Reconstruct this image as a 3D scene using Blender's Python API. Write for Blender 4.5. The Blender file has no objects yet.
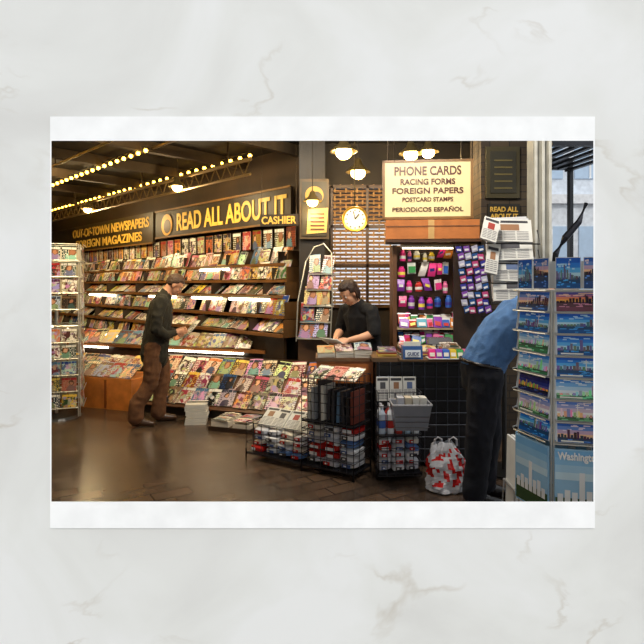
import bpy, math, random
import numpy as np
from mathutils import Vector as V, Matrix, noise

rng = random.Random(7)
scene = bpy.context.scene
scene.view_settings.view_transform = 'Standard'

def lin(c):
    out = []
    for x in c[:3]:
        x = max(0, min(255, x)) / 255.0
        out.append(x / 12.92 if x <= 0.04045 else ((x + 0.055) / 1.055) ** 2.4)
    return (out[0], out[1], out[2], 1.0)

# ------------------------------------------------------------------ materials
def attr_mat(name, rough=0.6, metal=0.0, bump=0.0, bscale=60, emit=0.0, var=0.25, vscale=9, trans=0.0):
    m = bpy.data.materials.new(name); m.use_nodes = True
    nt = m.node_tree; b = nt.nodes['Principled BSDF']
    a = nt.nodes.new('ShaderNodeAttribute'); a.attribute_name = 'Col'
    tc = nt.nodes.new('ShaderNodeTexCoord')
    nz = nt.nodes.new('ShaderNodeTexNoise'); nz.inputs['Scale'].default_value = vscale
    nz.inputs['Detail'].default_value = 4
    nt.links.new(tc.outputs['Object'], nz.inputs['Vector'])
    mr = nt.nodes.new('ShaderNodeMapRange')
    mr.inputs['From Min'].default_value = 0.3; mr.inputs['From Max'].default_value = 0.7
    mr.inputs['To Min'].default_value = 1 - var; mr.inputs['To Max'].default_value = 1.0
    nt.links.new(nz.outputs['Fac'], mr.inputs['Value'])
    mx = nt.nodes.new('ShaderNodeVectorMath'); mx.operation = 'SCALE'
    nt.links.new(a.outputs['Color'], mx.inputs[0]); nt.links.new(mr.outputs['Result'], mx.inputs['Scale'])
    nt.links.new(mx.outputs['Vector'], b.inputs['Base Color'])
    b.inputs['Roughness'].default_value = rough; b.inputs['Metallic'].default_value = metal
    if emit > 0:
        nt.links.new(a.outputs['Color'], b.inputs['Emission Color'])
        b.inputs['Emission Strength'].default_value = emit
    if bump > 0:
        n2 = nt.nodes.new('ShaderNodeTexNoise'); n2.inputs['Scale'].default_value = bscale
        nt.links.new(tc.outputs['Object'], n2.inputs['Vector'])
        bp = nt.nodes.new('ShaderNodeBump'); bp.inputs['Strength'].default_value = bump
        bp.inputs['Distance'].default_value = 0.01
        nt.links.new(n2.outputs['Fac'], bp.inputs['Height']); nt.links.new(bp.outputs['Normal'], b.inputs['Normal'])
    return m

def cover_mat():
    """procedural magazine cover: masthead, portrait or picture blocks, cover lines; varied per magazine"""
    m = bpy.data.materials.new('magazine_cover'); m.use_nodes = True
    nt = m.node_tree; b = nt.nodes['Principled BSDF']; L = nt.links.new
    def inp(sock, v):
        if isinstance(v, (int, float)): sock.default_value = v
        else: L(v, sock)
    def M(op, a, b_=0.0, c=0.0):
        n = nt.nodes.new('ShaderNodeMath'); n.operation = op
        inp(n.inputs[0], a); inp(n.inputs[1], b_); inp(n.inputs[2], c); return n.outputs[0]
    def MIX(f, a, b_):
        n = nt.nodes.new('ShaderNodeMix'); n.data_type = 'RGBA'; inp(n.inputs['Factor'], f)
        for nm, v in (('A', a), ('B', b_)):
            if isinstance(v, tuple): n.inputs[nm].default_value = v
            else: L(v, n.inputs[nm])
        return n.outputs['Result']
    A = nt.nodes.new('ShaderNodeAttribute'); A.attribute_name = 'Col'
    A2 = nt.nodes.new('ShaderNodeAttribute'); A2.attribute_name = 'Col2'
    uv = nt.nodes.new('ShaderNodeUVMap'); uv.uv_map = 'UVMap'
    sp = nt.nodes.new('ShaderNodeSeparateXYZ'); L(uv.outputs['UV'], sp.inputs[0])
    u = M('FRACT', sp.outputs[0]); v0 = sp.outputs[1]; seed = M('FLOOR', sp.outputs[0])
    wn = nt.nodes.new('ShaderNodeTexWhiteNoise'); wn.noise_dimensions = '1D'; L(seed, wn.inputs['W'])
    wc = nt.nodes.new('ShaderNodeSeparateColor'); L(wn.outputs['Color'], wc.inputs[0])
    r1, r2, r3 = wc.outputs[0], wc.outputs[1], wc.outputs[2]
    nz = nt.nodes.new('ShaderNodeTexNoise'); nz.inputs['Scale'].default_value = 5; nz.inputs['Detail'].default_value = 3
    L(uv.outputs['UV'], nz.inputs['Vector'])
    dn = M('MULTIPLY', M('SUBTRACT', nz.outputs['Fac'], .5), .3)
    uu = M('ADD', u, dn); v = M('ADD', v0, dn)
    cx = M('ADD', .28, M('MULTIPLY', r1, .44))
    sc = M('ADD', .65, M('MULTIPLY', r3, .7))
    def ell(cy, a, h):
        dx = M('DIVIDE', M('SUBTRACT', uu, cx), M('MULTIPLY', sc, a)); dy = M('DIVIDE', M('SUBTRACT', v, cy), M('MULTIPLY', sc, h))
        return M('LESS_THAN', M('ADD', M('MULTIPLY', dx, dx), M('MULTIPLY', dy, dy)), 1.0)
    fig = M('GREATER_THAN', r2, .48)
    vo = nt.nodes.new('ShaderNodeTexVoronoi'); vo.inputs['Scale'].default_value = 5.0; L(uv.outputs['UV'], vo.inputs['Vector'])
    hs = nt.nodes.new('ShaderNodeHueSaturation'); hs.inputs['Saturation'].default_value = .75; hs.inputs['Value'].default_value = .6; L(vo.outputs['Color'], hs.inputs['Color'])
    nofig = M('SUBTRACT', 1.0, fig)
    vs_ = nt.nodes.new('ShaderNodeSeparateColor'); L(vo.outputs['Color'], vs_.inputs[0])
    col = MIX(M('MULTIPLY', nofig, M('MULTIPLY', M('GREATER_THAN', vs_.outputs[0], .5), .75)), A.outputs['Color'], hs.outputs['Color'])
    col = MIX(M('MULTIPLY', nofig, M('MULTIPLY', M('LESS_THAN', vs_.outputs[1], .22), .8)), col, A2.outputs['Color'])
    hv = nt.nodes.new('ShaderNodeCombineColor'); hv.mode = 'HSV'; L(M('FRACT', M('MULTIPLY', r2, 7.3)), hv.inputs[0]); hv.inputs[1].default_value = .5; L(M('MULTIPLY', r3, .5), hv.inputs[2])
    col = MIX(M('MULTIPLY', fig, ell(.02, .36, .48)), col, hv.outputs[0])
    col = MIX(M('MULTIPLY', fig, ell(.60, .22, .22)), col, MIX(r3, lin((26,18,14)), lin((130,84,44))))
    col = MIX(M('MULTIPLY', fig, ell(.56, .135, .15)), col, MIX(r1, lin((220,170,135)), lin((150,98,70))))
    side = M('GREATER_THAN', M('ABSOLUTE', M('SUBTRACT', u, cx)), .22)
    rows_ = M('LESS_THAN', M('FRACT', M('MULTIPLY', v0, 9.0)), .5)
    cb = nt.nodes.new('ShaderNodeCombineXYZ'); L(M('MULTIPLY', sp.outputs[0], 9.0), cb.inputs[0]); L(M('FLOOR', M('MULTIPLY', v0, 9.0)), cb.inputs[1])
    n2 = nt.nodes.new('ShaderNodeTexNoise'); n2.inputs['Scale'].default_value = 1.0; L(cb.outputs[0], n2.inputs['Vector'])
    tx = M('MULTIPLY', M('MULTIPLY', side, rows_), M('MULTIPLY', M('GREATER_THAN', n2.outputs['Fac'], .5), M('LESS_THAN', v0, .74)))
    col = MIX(tx, col, A2.outputs['Color'])
    cb2 = nt.nodes.new('ShaderNodeCombineXYZ'); L(M('MULTIPLY', sp.outputs[0], 13.0), cb2.inputs[0])
    n3 = nt.nodes.new('ShaderNodeTexNoise'); n3.inputs['Scale'].default_value = 1.0; L(cb2.outputs[0], n3.inputs['Vector'])
    tt = M('MULTIPLY', M('MULTIPLY', M('GREATER_THAN', v0, .78), M('LESS_THAN', v0, .95)), M('GREATER_THAN', n3.outputs['Fac'], .42))
    col = MIX(tt, col, A2.outputs['Color'])
    L(col, b.inputs['Base Color']); b.inputs['Roughness'].default_value = .3
    return m

MATS = {
 'matte': attr_mat('painted_matte', 0.75, 0, 0.15, 40),
 'paper': attr_mat('printed_paper', 0.42, 0, 0, var=0.1),
 'cover': cover_mat(),
 'gloss': attr_mat('gloss_plastic', 0.25, 0, 0, var=0.1),
 'metal': attr_mat('wire_metal', 0.35, 0.7, 0, var=0.1),
 'cloth': attr_mat('woven_cloth', 0.9, 0, 0.4, 150, var=0.35, vscale=14),
 'skin': attr_mat('skin', 0.5, 0, 0.05, 90, var=0.1),
 'hair': attr_mat('hair', 0.5, 0, 0.8, 120, var=0.5, vscale=60),
 'glow': attr_mat('lamp_glow', 0.5, 0, 0, emit=16.0, var=0.0),
 'glowsoft': attr_mat('tube_glow', 0.5, 0, 0, emit=8.0, var=0.0),
 'lit': attr_mat('faint_glow_panel', 0.5, 0, 0, emit=0.2, var=0.15, vscale=5),  # slight emission added to brighten the sign board and clock face
 'wood': attr_mat('varnished_wood', 0.45, 0, 0.2, 30, var=0.45, vscale=5),
}
MK = list(MATS)

def set_parent(ch, par):
    ch.parent = par
    ch.matrix_parent_inverse = Matrix.Translation(-par.location)

class MB:
    def __init__(s): s.v = []; s.f = []; s.c = []; s.m = []; s.c2 = {}; s.uv = {}
    def face(s, pts, col, mat='matte', col2=None, uv=None):
        i = len(s.v); s.v.extend([tuple(p) for p in pts]); s.f.append(tuple(range(i, i + len(pts))))
        s.c.append(lin(col)); s.m.append(MK.index(mat))
        if uv: s.uv[len(s.f)-1] = uv; s.c2[len(s.f)-1] = lin(col2)
    def mesh(s, vs, fs, col, mat='matte'):
        i = len(s.v); s.v.extend([tuple(p) for p in vs]); lc = lin(col)
        for f in fs:
            s.f.append(tuple(i + k for k in f)); s.c.append(lc); s.m.append(MK.index(mat))
    def obox(s, o, a, b, c, col, mat='matte'):
        o = V(o); a = V(a); b = V(b); c = V(c)
        p = [o, o + a, o + a + b, o + b, o + c, o + a + c, o + a + b + c, o + b + c]
        fs = [(0,3,2,1),(4,5,6,7),(0,1,5,4),(1,2,6,5),(2,3,7,6),(3,0,4,7)]
        if a.cross(b).dot(c) < 0: fs = [f[::-1] for f in fs]
        s.mesh(p, fs, col, mat)
    def box(s, x0, x1, y0, y1, z0, z1, col, mat='matte'):
        s.obox((x0,y0,z0), (x1-x0,0,0), (0,y1-y0,0), (0,0,z1-z0), col, mat)
    def tube(s, pts, r, col, mat='metal', n=6, closed=False):
        pts = [V(p) for p in pts]; rs = r if isinstance(r, (list, tuple)) else [r]*len(pts)
        vs = []; fs = []; k = len(pts)
        for i, p in enumerate(pts):
            if closed: t = pts[(i+1) % k] - pts[i-1]
            else: t = pts[min(i+1, k-1)] - pts[max(i-1, 0)]
            t.normalize(); ref = V((0,0,1)) if abs(t.z) < 0.9 else V((1,0,0))
            a = t.cross(ref).normalized(); b = t.cross(a)
            for j in range(n):
                an = 2*math.pi*j/n
                vs.append(p + (a*math.cos(an) + b*math.sin(an))*rs[i])
        rng_k = k if closed else k-1
        for i in range(rng_k):
            i2 = (i+1) % k
            for j in range(n):
                fs.append((i*n+j, i*n+(j+1)%n, i2*n+(j+1)%n, i2*n+j))
        if not closed:
            fs.append(tuple(range(n))[::-1]); fs.append(tuple((k-1)*n+j for j in range(n)))
        s.mesh(vs, fs, col, mat)
    def lathe(s, prof, c, col, mat='matte', n=20, axis=V((0,0,1))):
        c = V(c); z = axis.normalized(); ref = V((1,0,0)) if abs(z.x) < 0.9 else V((0,1,0))
        x = z.cross(ref).normalized(); y = z.cross(x); vs = []; fs = []
        for r, h in prof:
            for j in range(n):
                an = 2*math.pi*j/n; vs.append(c + z*h + (x*math.cos(an)+y*math.sin(an))*max(r, 1e-4))
        for i in range(len(prof)-1):
            for j in range(n):
                fs.append((i*n+j, i*n+(j+1)%n, (i+1)*n+(j+1)%n, (i+1)*n+j))
        s.mesh(vs, fs, col, mat)
    def ball(s, c, r, col, mat='gloss', n=10):
        rr = r if isinstance(r, (tuple, list)) else (r, r, r); c = V(c); vs = []; fs = []
        for i in range(n//2+1):
            th = math.pi*i/(n//2)
            for j in range(n):
                an = 2*math.pi*j/n
                vs.append(c + V((rr[0]*math.sin(th)*math.cos(an), rr[1]*math.sin(th)*math.sin(an), rr[2]*math.cos(th))))
        for i in range(n//2):
            for j in range(n):
                fs.append((i*n+j, (i+1)*n+j, (i+1)*n+(j+1)%n, i*n+(j+1)%n))
        s.mesh(vs, fs, col, mat)
    def build(s, name, parent=None, smooth=False):
        arr = np.array(s.v); lo = arr.min(0); hi = arr.max(0)
        c = V(((lo[0]+hi[0])/2, (lo[1]+hi[1])/2, lo[2]))
        me = bpy.data.meshes.new(name)
        me.from_pydata([tuple(a) for a in (arr - np.array(c))], [], s.f)
        used = sorted(set(s.m)); mp = {u: i for i, u in enumerate(used)}
        for u in used: me.materials.append(MATS[MK[u]])
        me.polygons.foreach_set('material_index', [mp[x] for x in s.m])
        ca = me.color_attributes.new('Col', 'FLOAT_COLOR', 'CORNER')
        buf = []
        for f, col in zip(s.f, s.c): buf.extend(col*len(f))
        ca.data.foreach_set('color', buf)
        if s.uv:
            c2 = me.color_attributes.new('Col2', 'FLOAT_COLOR', 'CORNER'); ul = me.uv_layers.new(name='UVMap')
            b2 = []; bu = []
            for i, f in enumerate(s.f):
                b2.extend(s.c2.get(i, (0,0,0,1))*len(f))
                if i in s.uv:
                    for q in s.uv[i]: bu.extend(q)
                else: bu.extend((0.0,0.0)*len(f))
            me.color_attributes['Col2'].data.foreach_set('color', b2)
            me.uv_layers['UVMap'].data.foreach_set('uv', bu)
        if smooth: me.polygons.foreach_set('use_smooth', [True]*len(s.f))
        me.update()
        ob = bpy.data.objects.new(name, me); ob.location = c
        scene.collection.objects.link(ob)
        if parent is not None: set_parent(ob, parent)
        return ob

def text(body, o, right, up, width, height, col, parent, name='lettering', mat='paper'):
    """flat cut lettering; o = left/bottom corner on the board"""
    cu = bpy.data.curves.new(name, 'FONT'); cu.body = body; cu.extrude = 0.01; cu.offset = 0.022
    tmp = bpy.data.objects.new(name + '_tmp', cu); scene.collection.objects.link(tmp)
    bpy.context.view_layer.update()
    dg = bpy.context.evaluated_depsgraph_get()
    me = bpy.data.meshes.new_from_object(tmp.evaluated_get(dg))
    bpy.data.objects.remove(tmp)
    co = np.array([v.co[:] for v in me.vertices]); lo = co.min(0); hi = co.max(0)
    right = V(right).normalized(); up = V(up).normalized(); n = right.cross(up)
    o = V(o)
    vs = [o + right*((p[0]-lo[0])/(hi[0]-lo[0])*width) + up*((p[1]-lo[1])/(hi[1]-lo[1])*height) + n*(p[2]*0.4+0.004) for p in co]
    mb = MB(); mb.mesh(vs, [tuple(p.vertices) for p in me.polygons], col, mat)
    bpy.data.meshes.remove(me)
    return mb.build(name, parent)

# ------------------------------------------------------------------ printed covers
PAL = [(150,26,26),(220,180,60),(236,232,222),(40,80,130),(180,70,100),(18,18,20),(240,238,232),(70,120,150),
       (196,110,50),(50,90,60),(90,40,70),(232,214,180),(80,24,20),(24,24,26),(96,84,72),(34,44,66),(228,196,90),(160,34,34),(150,140,124),(120,92,64),(226,222,214)]
GOLD = [(206,146,56),(232,196,110),(150,90,44),(120,44,26),(236,212,160),(50,32,20),(196,128,60),(210,176,90),(90,80,50),(70,30,24),(232,198,90),(34,24,16),(226,216,190),(120,96,64)]
ID = [0]
def mag(mb, o, r, u, w, h, pal=PAL, t=0.008, jit=0.05):
    r = V(r).normalized(); u = V(u).normalized(); n = r.cross(u).normalized(); o = V(o)
    if jit:
        q = Matrix.Rotation(rng.uniform(-jit, jit), 3, n); r = q @ r; u = q @ u
    base = rng.choice(pal); acc = rng.choice(PAL)
    if sum(abs(a-b) for a, b in zip(base, acc)) < 150: acc = (245,240,225) if sum(base) < 380 else rng.choice([(140,16,22),(20,20,30),(26,60,130)])
    base = tuple(x*rng.uniform(0.7, 1.02) for x in base)
    mb.obox(o, r*w, u*h, n*(t*0.9), (205,196,176), 'paper')
    ID[0] += 1; k = float(ID[0]); a = o + n*t
    bend = n*rng.uniform(0, .012)
    p = [a, a+r*w*.5+bend, a+r*w, a+r*w+u*h, a+r*w*.5+u*h+bend, a+u*h]
    mb.face([p[0],p[1],p[4],p[5]], base, 'cover', acc, [(k+.001,0),(k+.5,0),(k+.5,1),(k+.001,1)])
    mb.face([p[1],p[2],p[3],p[4]], base, 'cover', acc, [(k+.5,0),(k+.999,0),(k+.999,1),(k+.5,1)])

def newspaper(mb, o, r, u, w, h, t=0.02):
    r = V(r).normalized(); u = V(u).normalized(); n = r.cross(u); o = V(o)
    mb.obox(o, r*w, u*h, n*t, (215,215,210), 'paper')
    a = o + n*(t+0.001)
    def blk(x0,x1,y0,y1,c):
        mb.face([a+r*(w*x0)+u*(h*y0), a+r*(w*x1)+u*(h*y0), a+r*(w*x1)+u*(h*y1), a+r*(w*x0)+u*(h*y1)], c, 'paper')
    blk(.08,.92,.84,.95,(60,60,66))
    for k in range(3):
        x0 = .06+.3*k
        for q in range(6):
            blk(x0, x0+.26, .08+q*.07, .11+q*.07, (130,130,134))
    pc = rng.choice([(90,110,150),(150,110,80),(80,80,85),(160,60,50)])
    blk(.3,.72,.5,.78,pc)

def postcard_print(mb, o, r, u, w, h, kind):
    r = V(r).normalized(); u = V(u).normalized(); n = r.cross(u); o = V(o)
    mb.obox(o, r*w, u*h, n*0.004, (215,220,225), 'paper')
    sky = {0:[(255,180,80),(240,140,100),(180,110,150),(90,90,170)], 1:[(190,230,250),(90,180,240),(40,130,225),(20,95,200)],
           2:[(80,80,150),(34,50,130),(18,30,100),(12,20,70)], 3:[(250,200,160),(200,170,200),(100,140,210),(40,95,185)],
           4:[(225,238,248),(180,215,240),(120,180,235),(70,140,220)], 5:[(240,240,240),(210,190,210),(150,160,210),(90,130,210)]}[kind]
    wat = {0:(120,70,90),1:(20,90,160),2:(15,30,80),3:(40,80,140),4:(60,130,90),5:(70,120,80)}[kind]
    N = 16; a = o + n*0.0052
    hz = rng.uniform(.25,.5)
    def blk(x0,x1,y0,y1,c,k=0):
        p = a + n*(0.0006*k)
        mb.face([p+r*(w*x0)+u*(h*y0), p+r*(w*x1)+u*(h*y0), p+r*(w*x1)+u*(h*y1), p+r*(w*x0)+u*(h*y1)], c, 'gloss')
    st = (.98-hz)/4
    for q in range(4): blk(.015,.985,hz+st*q,hz+st*(q+1),sky[q])
    blk(.015,.985,.02,hz*.5,wat); blk(.015,.985,hz*.5,hz,tuple(x*.6+ (20 if kind!=2 else 5) for x in wat))
    for i in range(9):
        x0 = rng.uniform(.03,.8); y0 = rng.uniform(.05,hz*.8); blk(x0,x0+rng.uniform(.05,.15),y0,y0+.04,tuple(min(255,x*1.5+40) for x in wat),1)
        y0 = rng.uniform(hz+.25,.9)
        if kind != 2: blk(x0,x0+rng.uniform(.06,.17),y0,y0+.05,tuple(min(255,x*.5+135) for x in sky[1]),1)
    pk = rng.uniform(.2,.8)
    for i in range(N):
        x0 = .02+.96*i/N
        hh = hz+ (.08+.35*rng.random()**1.5)*math.exp(-((x0-pk)/.3)**2) + .04
        c = {0:(50,30,50),1:(110,130,160),2:(230,180,80),3:(70,60,80),4:(235,235,235),5:(230,225,215)}[kind]
        c = tuple(x*rng.uniform(.6,1.15) for x in c)
        blk(x0, x0+.96/N*rng.uniform(.6,1), hz-.06, hh, c, 2)
    if rng.random() < .5:
        x0 = rng.uniform(.2,.7); cc = (235,235,235) if kind else (40,25,40)
        blk(x0,x0+.015,hz-.05,.88,cc,3); blk(x0-.035,x0+.05,.76,.8,cc,3)
    if rng.random() < .4: blk(.08,.5,.06,.13,(240,240,230),3)

# ------------------------------------------------------------------ room materials
def node_mat(name):
    m = bpy.data.materials.new(name); m.use_nodes = True
    return m, m.node_tree, m.node_tree.nodes['Principled BSDF']

def ramp(nt, stops):
    cr = nt.nodes.new('ShaderNodeValToRGB'); e = cr.color_ramp.elements
    e[0].position, e[0].color = stops[0]; e[1].position, e[1].color = stops[-1]
    for p, c in stops[1:-1]:
        k = e.new(p); k.color = c
    return cr

def marble():
    m, nt, b = node_mat('pale_marble')
    tc = nt.nodes.new('ShaderNodeTexCoord')
    n1 = nt.nodes.new('ShaderNodeTexNoise'); n1.inputs['Scale'].default_value = 1.5; n1.inputs['Detail'].default_value = 9; n1.inputs['Distortion'].default_value = 0.6
    nt.links.new(tc.outputs['Object'], n1.inputs['Vector'])
    r1 = ramp(nt, [(0.33, lin((210,209,206))), (0.5, lin((221,221,218))), (0.62, lin((227,227,226)))])
    nt.links.new(n1.outputs['Fac'], r1.inputs['Fac'])
    mp = nt.nodes.new('ShaderNodeMapping'); mp.inputs['Rotation'].default_value = (0, 0.5, 0); mp.inputs['Scale'].default_value = (1, 1, 2.0)
    mp.inputs['Location'].default_value = (0.4, 0, 0.3)
    nt.links.new(tc.outputs['Object'], mp.inputs['Vector'])
    n2 = nt.nodes.new('ShaderNodeTexNoise'); n2.inputs['Scale'].default_value = 1.3; n2.inputs['Detail'].default_value = 6; n2.inputs['Distortion'].default_value = 0.5
    nt.links.new(mp.outputs['Vector'], n2.inputs['Vector'])
    r2 = ramp(nt, [(0.485, (0,0,0,1)), (0.5, (1,1,1,1)), (0.515, (0,0,0,1))])
    nt.links.new(n2.outputs['Fac'], r2.inputs['Fac'])
    n3 = nt.nodes.new('ShaderNodeTexNoise'); n3.inputs['Scale'].default_value = 2.6
    nt.links.new(tc.outputs['Object'], n3.inputs['Vector'])
    r3 = ramp(nt, [(0.5, (0,0,0,1)), (0.68, (0.5,0.5,0.5,1))])
    nt.links.new(n3.outputs['Fac'], r3.inputs['Fac'])
    mu = nt.nodes.new('ShaderNodeMath'); mu.operation = 'MULTIPLY'
    nt.links.new(r2.outputs['Color'], mu.inputs[0]); nt.links.new(r3.outputs['Color'], mu.inputs[1])
    mx = nt.nodes.new('ShaderNodeMix'); mx.data_type = 'RGBA'
    nt.links.new(mu.outputs[0], mx.inputs['Factor']); nt.links.new(r1.outputs['Color'], mx.inputs['A'])
    mx.inputs['B'].default_value = lin((176,164,146))
    nt.links.new(mx.outputs['Result'], b.inputs['Base Color'])
    b.inputs['Roughness'].default_value = 0.6
    return m

def tiles():
    m, nt, b = node_mat('brown_floor_tile')
    tc = nt.nodes.new('ShaderNodeTexCoord'); mp = nt.nodes.new('ShaderNodeMapping')
    mp.inputs['Rotation'].default_value = (0, 0, math.radians(-32)); nt.links.new(tc.outputs['Object'], mp.inputs['Vector'])
    br = nt.nodes.new('ShaderNodeTexBrick'); br.offset = 0.5
    br.inputs['Scale'].default_value = 1.0; br.inputs['Brick Width'].default_value = 0.3; br.inputs['Row Height'].default_value = 0.15
    br.inputs['Mortar Size'].default_value = 0.007
    br.inputs['Color1'].default_value = lin((96,78,64)); br.inputs['Color2'].default_value = lin((76,63,53)); br.inputs['Mortar'].default_value = lin((44,36,31))
    nt.links.new(mp.outputs['Vector'], br.inputs['Vector'])
    nz = nt.nodes.new('ShaderNodeTexNoise'); nz.inputs['Scale'].default_value = 1.4; nz.inputs['Detail'].default_value = 8
    nt.links.new(tc.outputs['Object'], nz.inputs['Vector'])
    r = ramp(nt, [(0.3, (0.5,0.5,0.5,1)), (0.7, (1.1,1.05,1,1))]); nt.links.new(nz.outputs['Fac'], r.inputs['Fac'])
    mx = nt.nodes.new('ShaderNodeMix'); mx.data_type = 'RGBA'; mx.blend_type = 'MULTIPLY'; mx.inputs['Factor'].default_value = 1
    nt.links.new(br.outputs['Color'], mx.inputs['A']); nt.links.new(r.outputs['Color'], mx.inputs['B'])
    nt.links.new(mx.outputs['Result'], b.inputs['Base Color'])
    b.inputs['Roughness'].default_value = 0.27
    bp = nt.nodes.new('ShaderNodeBump'); bp.inputs['Strength'].default_value = 0.35; bp.inputs['Distance'].default_value = 0.004
    nt.links.new(br.outputs['Fac'], bp.inputs['Height']); bp.invert = True
    nt.links.new(bp.outputs['Normal'], b.inputs['Normal'])
    return m

def plain(name, c1, c2, sc=3, rough=0.7):
    m, nt, b = node_mat(name)
    tc = nt.nodes.new('ShaderNodeTexCoord'); nz = nt.nodes.new('ShaderNodeTexNoise'); nz.inputs['Scale'].default_value = sc; nz.inputs['Detail'].default_value = 6
    nt.links.new(tc.outputs['Object'], nz.inputs['Vector'])
    r = ramp(nt, [(0.35, lin(c1)), (0.65, lin(c2))]); nt.links.new(nz.outputs['Fac'], r.inputs['Fac'])
    nt.links.new(r.outputs['Color'], b.inputs['Base Color']); b.inputs['Roughness'].default_value = rough
    return m

def brick():
    m, nt, b = node_mat('dark_brick')
    tc = nt.nodes.new('ShaderNodeTexCoord'); mp = nt.nodes.new('ShaderNodeMapping'); mp.inputs['Rotation'].default_value = (math.radians(90), 0, 0)
    nt.links.new(tc.outputs['Object'], mp.inputs['Vector'])
    br = nt.nodes.new('ShaderNodeTexBrick'); br.inputs['Scale'].default_value = 1.0
    br.inputs['Brick Width'].default_value = 0.2; br.inputs['Row Height'].default_value = 0.075; br.inputs['Mortar Size'].default_value = 0.006
    br.inputs['Color1'].default_value = lin((66,54,38)); br.inputs['Color2'].default_value = lin((48,38,28)); br.inputs['Mortar'].default_value = lin((28,24,20))
    nt.links.new(mp.outputs['Vector'], br.inputs['Vector']); nt.links.new(br.outputs['Color'], b.inputs['Base Color'])
    b.inputs['Roughness'].default_value = 0.8
    return m

def remat(ob, *mats):
    ob.data.materials.clear()
    for m in mats: ob.data.materials.append(m)
    for p in ob.data.polygons: p.material_index = 0

# ------------------------------------------------------------------ shell
def frame_mesh(mb, y0, y1, X0, X1, Z0, Z1, x0, x1, z0, z1, splay, col, mat):
    outer = [(X0,Z0),(X1,Z0),(X1,Z1),(X0,Z1)]; inner = [(x0,z0),(x1,z0),(x1,z1),(x0,z1)]
    ib = [(x0-splay,z0-splay),(x1+splay,z0-splay),(x1+splay,z1+splay),(x0-splay,z1+splay)]
    for i in range(4):
        j = (i+1) % 4
        O, O2, I, I2, B, B2 = outer[i], outer[j], inner[i], inner[j], ib[i], ib[j]
        p = lambda q, y: (q[0], y, q[1])
        mb.face([p(O,y0),p(O2,y0),p(I2,y0),p(I,y0)], col, mat)
        mb.face([p(O2,y1),p(O,y1),p(B,y1),p(B2,y1)], col, mat)
        mb.face([p(I,y0),p(I2,y0),p(B2,y1),p(B,y1)], col, mat)
        mb.face([p(O2,y0),p(O,y0),p(O,y1),p(O2,y1)], col, mat)

mb = MB(); frame_mesh(mb, 2.0, 2.03, -9.0, 4.5, 0.0, 3.75, -1.004, 1.008, 0.798, 2.136, 0.04, (225,225,224), 'matte')
wf = mb.build('marble_surround'); remat(wf, marble())  # made-up upright wall standing in for the marble tabletop under the card
mb = MB(); frame_mesh(mb, 1.992, 2.0, -1.003, 1.007, 0.703, 2.2215, -0.998, 1.001, 0.801, 2.132, 0.004, (250,250,250), 'paper')
mb.build('postcard')

mb = MB(); mb.box(-9, 12, 2.03, 17, -0.1, 0, (90,70,55)); mb.box(-9, 12, -7, 2.03, -0.1, 0, (200,200,198))
fl = mb.build('floor'); remat(fl, tiles(), plain('pale_bounce_floor', (190,190,188), (215,215,212)))  # unseen front strip made pale to bounce light onto the marble
for p in fl.data.polygons:
    if p.index >= 6: p.material_index = 1
dark = plain('dark_ceiling_paint', (30,25,18), (46,38,26), 2, 0.8)
mb = MB(); mb.box(-9, 2.35, 2.03, 17, 3.6, 3.75, (40,34,28)); ce = mb.build('ceiling'); remat(ce, dark)
mb = MB(); mb.box(-9.1, -9, 2.03, 17, 0, 3.6, (40,34,28)); w = mb.build('wall_left'); remat(w, dark)

d = V((-1,1,0)).normalized(); nW = V((-1,-1,0)).normalized(); rW = -d; up = V((0,0,1)); O = V((-0.3,7.7,0)); L = 10.6
brownwall = plain('brown_wall', (40,28,18), (58,40,24), 2)
darkwall = plain('dark_wall', (32,26,18), (48,38,25), 2)
mb = MB(); mb.obox(O, d*L, -nW*0.12, up*3.6, (60,42,26)); w = mb.build('wall_magazines'); remat(w, brownwall)
mb = MB()
for (x0,x1,z0,z1) in [(-0.28,0.12,0,3.6),(1.15,2.35,0,3.6),(0.12,1.15,0,1.3),(0.12,1.15,3.0,3.6)]:
    mb.box(x0,x1,7.62,7.72,z0,z1,(70,50,30))
w = mb.build('wall_back'); remat(w, darkwall)
mb = MB(); mb.box(2.2,2.35,5.9,7.62,0,3.6,(70,50,30)); w = mb.build('wall_right'); remat(w, darkwall)
mb = MB(); mb.box(1.62,2.2,5.5,5.9,0,3.6,(70,50,30)); w = mb.build('brick_pillar'); remat(w, brick())
mb = MB(); mb.box(-0.3,0.04,7.1,7.45,0,3.6,(38,30,20),'wood')
mb.box(-0.33,0.07,7.07,7.48,0,0.15,(34,26,18),'wood'); mb.build('wooden_column')
# window screened with a woven cane lattice
mb = MB()
for i in range(30):
    z = 1.34 + i*0.056
    mb.obox((0.14,7.60,z), (0.99,0,0), (0,0.02,0.033), (0,0.002,-0.003), (140,104,66), 'matte')
for j in range(13):
    x = 0.17+j*.078
    for i in range(0,30,2):
        z = 1.34+i*.056+(.056 if j%2 else 0); mb.box(x,x+.022,7.585,7.597,z-.01,z+.05,(176,138,88),'matte')
for x in (0.12,0.62,1.11): mb.box(x,x+0.035,7.57,7.66,1.3,3.0,(80,54,32),'wood')
for z in (1.28,1.85,2.4,2.96): mb.box(0.1,1.17,7.57,7.66,z,z+0.045,(80,54,32),'wood')
mb.build('window_1')
k = 1
for s0 in (0.0, 1.3, 2.6, 4.0, 5.4, 7.0):
    mb = MB(); p = O + d*s0
    mb.obox(p+V((0,0,3.44)), nW*6.3, d*0.10, up*0.15, (66,52,34)); mb.build('trim_%d' % k); k += 1
mb = MB(); mb.tube([O+nW*0.9+d*0.0+up*3.25, O+nW*0.9+d*9.2+up*3.25], 0.03, (130,106,66), 'metal', 8)
mb.tube([O+nW*0.9+d*0.0+up*3.05, O+nW*0.9+d*9.2+up*3.05], 0.02, (130,106,66), 'metal', 8)
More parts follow.
